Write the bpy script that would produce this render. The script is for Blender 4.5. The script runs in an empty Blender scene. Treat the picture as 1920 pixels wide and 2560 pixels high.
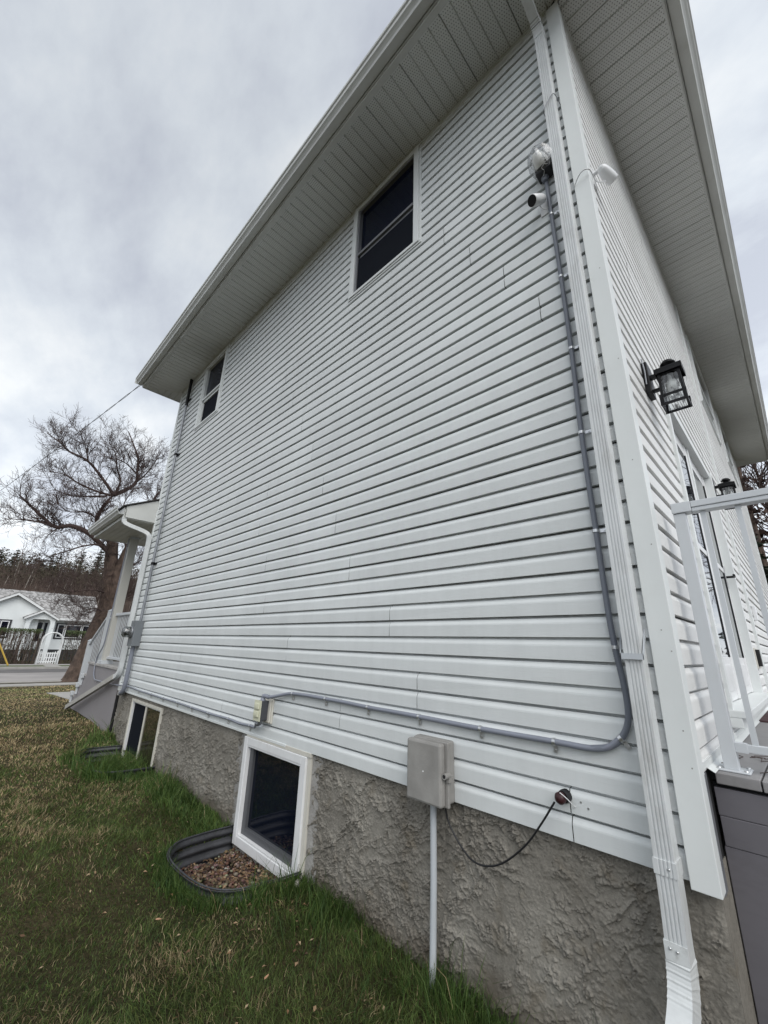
import bpy, bmesh, math, random
import numpy as np
from mathutils import Vector, Matrix

R = math.radians
random.seed(7); rng = np.random.default_rng(11)
SC = bpy.context.scene
C = SC.collection

# ------------------------------------------------------------------ camera
cam = bpy.data.cameras.new('camera'); camo = bpy.data.objects.new('camera', cam); C.objects.link(camo)
cam.sensor_fit = 'VERTICAL'; cam.sensor_height = 36.0; cam.lens = 14.334
cam.clip_start = 0.02; cam.clip_end = 900
camo.matrix_world = Matrix(((0.71128477, 0.20045353, 0.67371534, 0.0),
                            (0.70223091, -0.24458357, -0.66861845, -2.0),
                            (0.03075278, 0.94868185, -0.31473323, 1.5),
                            (0, 0, 0, 1)))
SC.camera = camo
SC.view_settings.view_transform = 'Standard'; SC.view_settings.look = 'None'
SC.view_settings.exposure = 0.10; SC.view_settings.gamma = 1.0
SC.cycles.max_bounces = 6; SC.cycles.diffuse_bounces = 3; SC.cycles.glossy_bounces = 3
SC.cycles.transparent_max_bounces = 12

# ------------------------------------------------------------------ world: overcast sky
W = bpy.data.worlds.new('World'); SC.world = W; W.use_nodes = True
nt = W.node_tree; nt.nodes.clear(); N = nt.nodes.new; L = nt.links.new
out = N('ShaderNodeOutputWorld'); bg = N('ShaderNodeBackground'); bg.inputs['Strength'].default_value = 0.1
sky = N('ShaderNodeTexSky'); sky.sky_type = 'NISHITA'; sky.sun_disc = False
SUN_EL, SUN_AZ = R(42), R(120)
sky.sun_elevation = SUN_EL; sky.sun_rotation = SUN_AZ
tc = N('ShaderNodeTexCoord'); sep = N('ShaderNodeSeparateXYZ'); L(tc.outputs['Generated'], sep.inputs[0])
def mth(op, a, b=None, clamp=False):
    m = N('ShaderNodeMath'); m.operation = op; m.use_clamp = clamp
    for i, v in enumerate((a, b)):
        if v is None: continue
        if isinstance(v, (int, float)): m.inputs[i].default_value = v
        else: L(v, m.inputs[i])
    return m.outputs[0]
zz = mth('ADD', mth('MAXIMUM', sep.outputs[2], 0.0), 0.32)
comb = N('ShaderNodeCombineXYZ'); L(mth('DIVIDE', sep.outputs[0], zz), comb.inputs[0]); L(mth('DIVIDE', sep.outputs[1], zz), comb.inputs[1])
mp = N('ShaderNodeMapping'); mp.inputs['Rotation'].default_value = (0, 0, R(25)); mp.inputs['Scale'].default_value = (1.25, 2.0, 1)
mp.inputs['Location'].default_value = (2.3, 0.7, 0)
L(comb.outputs[0], mp.inputs[0])
n1 = N('ShaderNodeTexNoise'); n1.inputs['Scale'].default_value = 1.5; n1.inputs['Detail'].default_value = 7; n1.inputs['Roughness'].default_value = 0.58; n1.inputs['Distortion'].default_value = 0.12
L(mp.outputs[0], n1.inputs['Vector'])
cr = N('ShaderNodeValToRGB'); L(n1.outputs['Fac'], cr.inputs[0])
e = cr.color_ramp.elements
e[0].position = 0.36; e[0].color = (5.7, 6.1, 6.9, 1)
e[1].position = 0.65; e[1].color = (9.0, 9.3, 9.5, 1)
m_ = e.new(0.50); m_.color = (7.2, 7.7, 8.3, 1)
# brighter cloud toward the side the sun is on
vm = N('ShaderNodeVectorMath'); vm.operation = 'DOT_PRODUCT'
L(tc.outputs['Generated'], vm.inputs[0]); 
sd = Vector((math.cos(SUN_EL)*math.sin(SUN_AZ), math.cos(SUN_EL)*math.cos(SUN_AZ), math.sin(SUN_EL)))
vm.inputs[1].default_value = sd
hz = mth('SUBTRACT', 1.0, mth('MAXIMUM', sep.outputs[2], 0.0), True)
gain = mth('ADD', mth('ADD', mth('MULTIPLY', mth('POWER', mth('MAXIMUM', vm.outputs['Value'], 0.0), 2.0), 0.45), 0.78), mth('MULTIPLY', mth('POWER', hz, 1.2), 0.52))
vm2 = N('ShaderNodeVectorMath'); vm2.operation = 'DOT_PRODUCT'; L(tc.outputs['Generated'], vm2.inputs[0]); vm2.inputs[1].default_value = (.33, .83, .45)
gain = mth('ADD', gain, mth('MULTIPLY', mth('POWER', mth('MAXIMUM', vm2.outputs['Value'], 0.0), 2.0), 0.16))
vs = N('ShaderNodeVectorMath'); vs.operation = 'SCALE'; L(cr.outputs[0], vs.inputs[0]); L(gain, vs.inputs['Scale'])
mx = N('ShaderNodeMixRGB'); mx.inputs[0].default_value = 0.93; L(sky.outputs[0], mx.inputs[1]); L(vs.outputs[0], mx.inputs[2])
L(mx.outputs[0], bg.inputs['Color']); L(bg.outputs[0], out.inputs['Surface'])

sun = bpy.data.lights.new('sun', 'SUN'); sun.energy = 1.7; sun.angle = R(42); sun.color = (1, 0.97, 0.92)
suno = bpy.data.objects.new('sun', sun); C.objects.link(suno)
suno.rotation_euler = sd.to_track_quat('Z', 'Y').to_euler(); suno.location = (3, -3, 12)

# ------------------------------------------------------------------ materials
def mat(name, col, rough=0.6, metal=0.0, spec=0.5, var=0.0, vscale=3.0, bump=0.0, bscale=60.0, stretch=None, dirt=0.0, dirtcol=(0.1,0.09,0.07), dscale=2.0):
    m = bpy.data.materials.new(name); m.use_nodes = True; t = m.node_tree; b = t.nodes['Principled BSDF']
    b.inputs['Roughness'].default_value = rough; b.inputs['Metallic'].default_value = metal
    b.inputs['Specular IOR Level'].default_value = spec
    tcn = t.nodes.new('ShaderNodeTexCoord'); src = tcn.outputs['Object']
    if stretch:
        mpn = t.nodes.new('ShaderNodeMapping'); mpn.inputs['Scale'].default_value = stretch; t.links.new(src, mpn.inputs[0]); src = mpn.outputs[0]
    b.inputs['Base Color'].default_value = (*col, 1)
    last = None
    if var > 0:
        n = t.nodes.new('ShaderNodeTexNoise'); n.inputs['Scale'].default_value = vscale; n.inputs['Detail'].default_value = 6; t.links.new(tcn.outputs['Object'], n.inputs['Vector'])
        r = t.nodes.new('ShaderNodeValToRGB'); t.links.new(n.outputs['Fac'], r.inputs[0])
        r.color_ramp.elements[0].position = .3; r.color_ramp.elements[1].position = .7
        r.color_ramp.elements[0].color = tuple(max(0, c*(1-var)) for c in col)+(1,)
        r.color_ramp.elements[1].color = tuple(min(1, c*(1+var*.6)) for c in col)+(1,)
        last = r.outputs[0]
    if dirt > 0:
        n = t.nodes.new('ShaderNodeTexNoise'); n.inputs['Scale'].default_value = dscale; n.inputs['Detail'].default_value = 8; n.inputs['Roughness'].default_value = .7
        t.links.new(src, n.inputs['Vector'])
        r = t.nodes.new('ShaderNodeValToRGB'); t.links.new(n.outputs['Fac'], r.inputs[0]); r.color_ramp.elements[0].position = .52; r.color_ramp.elements[1].position = .78
        r.color_ramp.elements[0].color = (0,0,0,1); r.color_ramp.elements[1].color = (dirt,)*3+(1,)
        x = t.nodes.new('ShaderNodeMixRGB'); t.links.new(r.outputs[0], x.inputs[0]); x.inputs[1].default_value = (*col,1); x.inputs[2].default_value = (*dirtcol,1)
        if last: t.links.new(last, x.inputs[1])
        last = x.outputs[0]
    if last: t.links.new(last, b.inputs['Base Color'])
    if bump > 0:
        n = t.nodes.new('ShaderNodeTexNoise'); n.inputs['Scale'].default_value = bscale; n.inputs['Detail'].default_value = 5; t.links.new(src, n.inputs['Vector'])
        bp = t.nodes.new('ShaderNodeBump'); bp.inputs['Strength'].default_value = 1; bp.inputs['Distance'].default_value = bump
        t.links.new(n.outputs['Fac'], bp.inputs['Height']); t.links.new(bp.outputs[0], b.inputs['Normal'])
    return m

M = {}
M['siding'] = mat('vinyl_siding', (.69, .715, .715), .5, var=.05, vscale=1.3, bump=.0006, bscale=14, stretch=(1, 1, 45), dirt=.14, dirtcol=(.52,.53,.51), dscale=1.2)
M['siding_back'] = mat('vinyl_siding_back', (.74, .74, .73), .5, var=.05, vscale=1.3, bump=.0006, bscale=14, stretch=(1, 1, 45), dirt=.14, dirtcol=(.42,.42,.40), dscale=1.2)
M['trim'] = mat('white_trim', (.70, .725, .72), .42, var=.04, vscale=2, bump=.0004, bscale=25, dirt=.12, dirtcol=(.4,.4,.37), dscale=5)
M['win_white'] = mat('window_vinyl', (.74, .745, .75), .35, var=.05, vscale=5, dirt=.25, dirtcol=(.42,.41,.37), dscale=9)
M['win_beige'] = mat('window_beige', (.60, .58, .52), .4, var=.06, vscale=5, dirt=.25, dirtcol=(.35,.33,.28), dscale=9)
M['win_grey'] = mat('window_grey_sash', (.17, .175, .19), .4, var=.05)
M['gutter'] = mat('gutter_paint', (.60, .61, .59), .4, var=.08, vscale=2.5, dirt=.3, dirtcol=(.3,.29,.26), dscale=4)
M['downspout'] = mat('downspout_paint', (.64, .66, .665), .36, var=.07, vscale=6, bump=.001, bscale=9, dirt=.75, dirtcol=(.36,.355,.33), dscale=9, stretch=(1,1,.3))
M['elbow'] = mat('weathered_elbow', (.66, .68, .68), .36, var=.18, vscale=14, dirt=.9, dirtcol=(.25,.25,.23), dscale=14)
M['dark'] = mat('dark_gap', (.012, .012, .013), .8)
M['roof'] = mat('roof_shingle', (.07, .068, .066), .9, var=.3, vscale=30, bump=.01, bscale=50)
M['glass'] = mat('window_glass', (.005, .007, .014), .03, spec=.6, bump=.0009, bscale=2.5)
M['glass_sky'] = mat('door_glass', (.03, .034, .04), .02, spec=.9)
M['glass_blue'] = mat('upper_glass', (.005, .008, .020), .12, spec=.16)
M['screen'] = mat('insect_screen', (.010, .012, .017), .8, spec=.05)
M['curtain'] = mat('curtain_behind_glass', (.05, .052, .055), .6, var=.3, vscale=3)
M['pvc_grey'] = mat('grey_conduit', (.215, .23, .275), .28, var=.08, vscale=4)
M['flex'] = mat('grey_flexible_conduit', (.165, .18, .215), .36, var=.1, vscale=4)
M['pvc_white'] = mat('pale_pvc_pipe', (.50, .53, .56), .4, var=.08, vscale=3, dirt=.3, dirtcol=(.3,.3,.27), dscale=6)
M['metal'] = mat('galvanised_clip', (.62, .63, .64), .3, metal=.85, var=.1)
M['galv'] = mat('galvanised_mast', (.26, .27, .29), .42, metal=.5, var=.2, vscale=8)
M['well'] = mat('corrugated_steel', (.060, .062, .070), .5, metal=.25, var=.35, vscale=9, dirt=.5, dirtcol=(.03,.03,.03), dscale=12)
M['black'] = mat('black_metal', (.006, .006, .007), .4, spec=.25)
M['blackplastic'] = mat('black_plastic', (.012, .012, .014), .45)
M['darkred'] = mat('dark_red_rubber', (.035, .008, .010), .5)
M['camwhite'] = mat('white_plastic', (.74, .75, .76), .3)
M['box'] = mat('weathered_box', (.30, .29, .275), .55, var=.18, vscale=9, bump=.0008, bscale=90, dirt=.4, dirtcol=(.20,.185,.165), dscale=7)
M['outlet'] = mat('ivory_outlet', (.62, .62, .48), .4, var=.05)
M['panelgrey'] = mat('dark_grey_box', (.055, .058, .066), .5)
M['meterbox'] = mat('meter_box_grey', (.17, .185, .20), .4, var=.08)
M['deck'] = mat('deck_paint', (.27, .262, .265), .5, var=.12, vscale=5, bump=.001, bscale=30, dirt=.4, dirtcol=(.13,.12,.11), dscale=6)
M['deckside'] = mat('deck_skirt_paint', (.150, .143, .158), .5, var=.12, vscale=3, bump=.0008, bscale=10, stretch=(1,1,3), dirt=.35, dirtcol=(.085,.08,.085), dscale=7)
M['porchside'] = mat('porch_skirt_paint', (.26, .245, .255), .55, var=.06, vscale=2, bump=.001, bscale=12, dirt=.2, dirtcol=(.17,.16,.15), dscale=3)
M['porchdeck'] = mat('porch_deck', (.38, .365, .35), .6, var=.2, vscale=8, dirt=.5, dirtcol=(.18,.16,.14), dscale=10)
M['rail'] = mat('railing_white', (.56, .585, .61), .3, var=.04, dirt=.15, dirtcol=(.4,.39,.36), dscale=8)
M['bark'] = mat('bark', (.105, .072, .055), .9, var=.55, vscale=5, bump=.12, bscale=7, stretch=(1.6,1.6,.35), dirt=.7, dirtcol=(.03,.02,.016), dscale=5)
M['twig'] = mat('twig', (.078, .050, .044), .85, var=.3, vscale=1.5)
M['birch'] = mat('pale_bark', (.30, .27, .235), .85, var=.35, vscale=2)
M['brush'] = mat('brush_twigs', (.105, .074, .06), .9, var=.4, vscale=.25)
M['needle'] = mat('needles', (.030, .042, .022), .8, var=.45, vscale=1.2)
M['needle2'] = mat('needles_brown', (.060, .050, .028), .8, var=.45, vscale=1.0)
M['needle3'] = mat('needles_reddish', (.070, .040, .032), .8, var=.4, vscale=1.0)
M['hedgeleaf'] = mat('hedge_leaf', (.075, .105, .026), .6, var=.5, vscale=5)
M['hedgedark'] = mat('hedge_dark', (.050, .052, .026), .8, var=.5, vscale=5)
M['hstucco'] = mat('white_stucco', (.76, .79, .79), .8, var=.05, vscale=1.5, bump=.004, bscale=40)
M['htrim'] = mat('house_trim_white', (.74, .75, .75), .5)
M['hbase'] = mat('house_base_dark', (.035, .036, .04), .8)
M['concrete'] = mat('concrete', (.36, .345, .32), .85, var=.15, vscale=3, bump=.002, bscale=60)
M['road'] = mat('road_surface', (.34, .315, .30), .88, var=.22, vscale=.6, stretch=(2.0,.12,1), dirt=.6, dirtcol=(.20,.185,.175), dscale=.6)
M['asphalt'] = mat('asphalt_gutter', (.13, .122, .118), .9, var=.25, vscale=1.2)
M['yellow'] = mat('yellow_guard', (.55, .36, .06), .5)
M['bulb'] = mat('frosted_bulb', (.82, .82, .80), .3)
M['mat'] = mat('door_mat', (.07, .035, .038), .9, var=.4, vscale=9)
M['leaf'] = mat('dead_leaf', (.38, .22, .13), .7)
M['stone'] = mat('pale_stone', (.42, .40, .36), .8, var=.2, vscale=20)

def toned(m):
    t = m.node_tree; b = t.nodes['Principled BSDF']; n = t.nodes.new; l = t.links.new
    src = b.inputs['Base Color'].links[0].from_socket
    a = n('ShaderNodeAttribute'); a.attribute_name = 'tone'
    tc_ = n('ShaderNodeTexCoord'); mp_ = n('ShaderNodeMapping'); mp_.inputs['Scale'].default_value = (7, 7, .35); l(tc_.outputs['Object'], mp_.inputs[0])
    st = n('ShaderNodeTexNoise'); st.inputs['Scale'].default_value = 1.0; st.inputs['Detail'].default_value = 7; st.inputs['Roughness'].default_value = .7; l(mp_.outputs[0], st.inputs['Vector'])
    r = n('ShaderNodeMapRange'); l(st.outputs['Fac'], r.inputs[0]); r.inputs[1].default_value = .42; r.inputs[2].default_value = .75; r.inputs[3].default_value = 1.0; r.inputs[4].default_value = .925
    mu = n('ShaderNodeMath'); mu.operation = 'MULTIPLY'; l(a.outputs['Fac'], mu.inputs[0]); l(r.outputs[0], mu.inputs[1])
    sc = n('ShaderNodeVectorMath'); sc.operation = 'SCALE'; l(src, sc.inputs[0]); l(mu.outputs[0], sc.inputs['Scale']); l(sc.outputs[0], b.inputs['Base Color'])
    # soft buckling of the sheets
    w = n('ShaderNodeTexNoise'); w.inputs['Scale'].default_value = 3.5; w.inputs['Detail'].default_value = 2; l(tc_.outputs['Object'], w.inputs['Vector'])
    b2 = n('ShaderNodeBump'); b2.inputs['Distance'].default_value = .0045; l(w.outputs['Fac'], b2.inputs['Height'])
    old = b.inputs['Normal'].links[0].from_node; l(b2.outputs[0], old.inputs['Normal'])
    return m
toned(M['siding']); toned(M['siding_back'])
def attr_mat(name, attr, rough=.65, trans=0.0):
    m = bpy.data.materials.new(name); m.use_nodes = True; t = m.node_tree; b = t.nodes['Principled BSDF']
    a = t.nodes.new('ShaderNodeAttribute'); a.attribute_name = attr
    t.links.new(a.outputs['Color'], b.inputs['Base Color']); b.inputs['Roughness'].default_value = rough
    b.inputs['Specular IOR Level'].default_value = .25
    if trans > 0:
        tr = t.nodes.new('ShaderNodeBsdfTranslucent'); t.links.new(a.outputs['Color'], tr.inputs['Color'])
        mxs = t.nodes.new('ShaderNodeMixShader'); mxs.inputs[0].default_value = trans
        t.links.new(b.outputs[0], mxs.inputs[1]); t.links.new(tr.outputs[0], mxs.inputs[2])
        t.links.new(mxs.outputs[0], t.nodes['Material Output'].inputs['Surface'])
    return m
M['grass'] = attr_mat('grass_blades', 'tint', .6, .25)
M['gravel'] = attr_mat('gravel_stones', 'tint', .8)

def stucco_mat():
    m = bpy.data.materials.new('trowelled_stucco'); m.use_nodes = True; t = m.node_tree; b = t.nodes['Principled BSDF']; n = t.nodes.new; l = t.links.new
    b.inputs['Roughness'].default_value = .82; b.inputs['Specular IOR Level'].default_value = .3
    tcn = n('ShaderNodeTexCoord'); o = tcn.outputs['Object']
    def noise(scale, det=5, rough=.55, dist=0, vec=o, st=None):
        if st:
            mm = n('ShaderNodeMapping'); mm.inputs['Scale'].default_value = st; mm.inputs['Rotation'].default_value = (0, R(35), 0); l(vec, mm.inputs[0]); vec = mm.outputs[0]
        x = n('ShaderNodeTexNoise'); x.inputs['Scale'].default_value = scale; x.inputs['Detail'].default_value = det; x.inputs['Roughness'].default_value = rough
        x.inputs['Distortion'].default_value = dist; l(vec, x.inputs['Vector']); return x.outputs['Fac']
    def ramp(v, p0, p1, c0=0, c1=1):
        r = n('ShaderNodeMapRange'); l(v, r.inputs[0]); r.inputs[1].default_value = p0; r.inputs[2].default_value = p1; r.inputs[3].default_value = c0; r.inputs[4].default_value = c1; r.interpolation_type='SMOOTHSTEP'; return r.outputs[0]
    def add(a, c, op='ADD'):
        x = n('ShaderNodeMath'); x.operation = op
        for i, v in enumerate((a, c)):
            if isinstance(v, (int, float)): x.inputs[i].default_value = v
            else: l(v, x.inputs[i])
        return x.outputs[0]
    h = add(noise(210, 4, .7), .8, 'MULTIPLY'); h = add(h, add(ramp(noise(75, 5, .7), .60, .66), .8, 'MULTIPLY'))
    bp = n('ShaderNodeBump'); bp.inputs['Strength'].default_value = 1; bp.inputs['Distance'].default_value = .0013; l(h, bp.inputs['Height']); l(bp.outputs[0], b.inputs['Normal'])
    r = n('ShaderNodeValToRGB'); l(noise(2.6, 8, .65), r.inputs[0])
    r.color_ramp.elements[0].position = .3; r.color_ramp.elements[0].color = (.158, .145, .124, 1)
    r.color_ramp.elements[1].position = .72; r.color_ramp.elements[1].color = (.288, .270, .236, 1)
    x = n('ShaderNodeMixRGB'); x.inputs[2].default_value = (.15, .122, .082, 1); l(r.outputs[0], x.inputs[1]); l(ramp(noise(7, 6), .55, .75, 0, .5), x.inputs[0])
    # speckle, damp streaks and a soil line above the lawn
    sp = n('ShaderNodeMixRGB'); sp.blend_type = 'MULTIPLY'; sp.inputs[0].default_value = 1; l(x.outputs[0], sp.inputs[1]); cspk = n('ShaderNodeCombineXYZ')
    v_ = ramp(noise(95, 5, .7), .35, .65, .84, 1.10); [l(v_, cspk.inputs[q]) for q in range(3)]; l(cspk.outputs[0], sp.inputs[2])
    sz = n('ShaderNodeSeparateXYZ'); l(o, sz.inputs[0]); mm2 = n('ShaderNodeMapping'); mm2.inputs['Scale'].default_value = (6, 6, .7); l(o, mm2.inputs[0])
    streak = ramp(noise(1.0, 7, .65, 0, mm2.outputs[0]), .56, .70, 0, .45)
    soil = add(ramp(add(sz.outputs[2], add(noise(5, 6, .7), .30, 'MULTIPLY')), .20, .36, .60, 0), 0)
    d1 = n('ShaderNodeMixRGB'); l(streak, d1.inputs[0]); l(sp.outputs[0], d1.inputs[1]); d1.inputs[2].default_value = (.10, .092, .078, 1)
    d2 = n('ShaderNodeMixRGB'); l(soil, d2.inputs[0]); l(d1.outputs[0], d2.inputs[1]); d2.inputs[2].default_value = (.085, .066, .045, 1)
    l(d2.outputs[0], b.inputs['Base Color'])
    return m
M['stucco'] = stucco_mat()
M['stucco_patch'] = mat('smooth_render_patch', (.30, .29, .275), .85, var=.2, vscale=12, bump=.006, bscale=45)

def soffit_mat():
    m = bpy.data.materials.new('perforated_soffit'); m.use_nodes = True; t = m.node_tree; b = t.nodes['Principled BSDF']; n = t.nodes.new; l = t.links.new
    b.inputs['Roughness'].default_value = .5
    tcn = n('ShaderNodeTexCoord'); s = n('ShaderNodeSeparateXYZ'); l(tcn.outputs['Object'], s.inputs[0])
    def M_(op, a, c=None):
        x = n('ShaderNodeMath'); x.operation = op
        for i, v in enumerate((a, c)):
            if v is None: continue
            if isinstance(v, (int, float)): x.inputs[i].default_value = v
            else: l(v, x.inputs[i])
        return x.outputs[0]
    P = .019
    row = M_('FLOOR', M_('DIVIDE', s.outputs[1], P))
    fx = M_('SUBTRACT', M_('FRACT', M_('ADD', M_('DIVIDE', s.outputs[0], P), M_('MULTIPLY', row, .5))), .5)
    fy = M_('SUBTRACT', M_('FRACT', M_('DIVIDE', s.outputs[1], P)), .5)
    d = M_('SQRT', M_('ADD', M_('MULTIPLY', fx, fx), M_('MULTIPLY', fy, fy)))
    hole = M_('LESS_THAN', d, .17)
    vent = n('ShaderNodeAttribute'); vent.attribute_name = 'vent'
    f = M_('MULTIPLY', hole, vent.outputs['Fac'])
    nz = n('ShaderNodeTexNoise'); nz.inputs['Scale'].default_value = 1.6; nz.inputs['Detail'].default_value = 5; l(tcn.outputs['Object'], nz.inputs['Vector'])
    r = n('ShaderNodeValToRGB'); l(nz.outputs['Fac'], r.inputs[0]); r.color_ramp.elements[0].position=.3; r.color_ramp.elements[1].position=.7
    r.color_ramp.elements[0].color = (.62,.63,.615,1); r.color_ramp.elements[1].color = (.70,.71,.69,1)
    x = n('ShaderNodeMixRGB'); l(f, x.inputs[0]); l(r.outputs[0], x.inputs[1]); x.inputs[2].default_value = (.035,.035,.034,1)
    l(x.outputs[0], b.inputs['Base Color']); return m
M['soffit'] = soffit_mat()
M['soffit_plain'] = mat('plain_soffit', (.64, .64, .60), .5, var=.06, vscale=2)

def ground_mat():
    m = bpy.data.materials.new('lawn_soil'); m.use_nodes = True; t = m.node_tree; b = t.nodes['Principled BSDF']; n = t.nodes.new; l = t.links.new
    b.inputs['Roughness'].default_value = .95; b.inputs['Specular IOR Level'].default_value = .1
    tcn = n('ShaderNodeTexCoord')
    a = n('ShaderNodeTexNoise'); a.inputs['Scale'].default_value = .55; a.inputs['Detail'].default_value = 6; l(tcn.outputs['Object'], a.inputs['Vector'])
    r = n('ShaderNodeValToRGB'); l(a.outputs['Fac'], r.inputs[0]); r.color_ramp.elements[0].position=.35; r.color_ramp.elements[1].position=.65
    r.color_ramp.elements[0].color = (.034,.034,.016,1); r.color_ramp.elements[1].color = (.085,.066,.036,1)
    c = n('ShaderNodeTexNoise'); c.inputs['Scale'].default_value = 35; c.inputs['Detail'].default_value = 5; l(tcn.outputs['Object'], c.inputs['Vector'])
    r2 = n('ShaderNodeValToRGB'); l(c.outputs['Fac'], r2.inputs[0]); r2.color_ramp.elements[0].color=(.35,.35,.35,1); r2.color_ramp.elements[1].color=(1.3,1.3,1.3,1)
    x = n('ShaderNodeMixRGB'); x.blend_type='MULTIPLY'; x.inputs[0].default_value=1; l(r.outputs[0],x.inputs[1]); l(r2.outputs[0],x.inputs[2]); l(x.outputs[0], b.inputs['Base Color'])
    bp = n('ShaderNodeBump'); bp.inputs['Distance'].default_value=.03; l(c.outputs['Fac'],bp.inputs['Height']); l(bp.outputs[0],b.inputs['Normal'])
    return m
M['ground'] = ground_mat()

def shingle_mat():
    m = bpy.data.materials.new('grey_mottled_shingle'); m.use_nodes = True; t = m.node_tree; b = t.nodes['Principled BSDF']; n = t.nodes.new; l = t.links.new
    b.inputs['Roughness'].default_value = .9
    tcn = n('ShaderNodeTexCoord'); mm = n('ShaderNodeMapping'); mm.inputs['Scale'].default_value = (2.2, 3.2, 3.2); l(tcn.outputs['Object'], mm.inputs[0])
    v = n('ShaderNodeTexVoronoi'); v.inputs['Scale'].default_value = 2.0; l(mm.outputs[0], v.inputs['Vector'])
    r = n('ShaderNodeValToRGB'); s = n('ShaderNodeSeparateColor'); l(v.outputs['Color'], s.inputs[0]); l(s.outputs[0], r.inputs[0])
    r.color_ramp.elements[0].color = (.13,.125,.12,1); r.color_ramp.elements[1].color = (.42,.41,.40,1); l(r.outputs[0], b.inputs['Base Color']); return m
M['shingle'] = shingle_mat()

def glassy(name, tint=(.9,.9,.9), gl=.25, streak=True, rough=.05, dark=.35):
    m = bpy.data.materials.new(name); m.use_nodes = True; t = m.node_tree; n = t.nodes.new; l = t.links.new
    t.nodes.remove(t.nodes['Principled BSDF']); o = t.nodes['Material Output']
    tr = n('ShaderNodeBsdfTransparent'); g = n('ShaderNodeBsdfGlossy'); g.inputs['Roughness'].default_value = rough
    mxs = n('ShaderNodeMixShader'); mxs.inputs[0].default_value = gl
    tcn = n('ShaderNodeTexCoord'); nz = n('ShaderNodeTexNoise'); nz.inputs['Scale'].default_value = 55; nz.inputs['Detail'].default_value = 4
    mm = n('ShaderNodeMapping'); mm.inputs['Scale'].default_value = (1, 1, .3); l(tcn.outputs['Object'], mm.inputs[0]); l(mm.outputs[0], nz.inputs['Vector'])
    bp = n('ShaderNodeBump'); bp.inputs['Distance'].default_value = .004; l(nz.outputs['Fac'], bp.inputs['Height']); l(bp.outputs[0], g.inputs['Normal'])
    r = n('ShaderNodeValToRGB'); l(nz.outputs['Fac'], r.inputs[0]); r.color_ramp.elements[0].position = .44; r.color_ramp.elements[1].position = .52
    r.color_ramp.elements[0].color = (tint[0]*dark, tint[1]*dark, tint[2]*dark, 1); r.color_ramp.elements[1].color = (*tint, 1)
    l(r.outputs[0], tr.inputs['Color']); l(tr.outputs[0], mxs.inputs[1]); l(g.outputs[0], mxs.inputs[2]); l(mxs.outputs[0], o.inputs['Surface']); return m
M['seedglass'] = glassy('seeded_glass', (.93,.95,.95), .12, dark=.3)
M['wrap'] = glassy('crinkled_clear_wrap', (.86,.87,.88), .24, rough=.42, dark=.80)
M['meterglass'] = glassy('meter_glass', (.75,.77,.77), .20, rough=.25, dark=.5)

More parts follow.
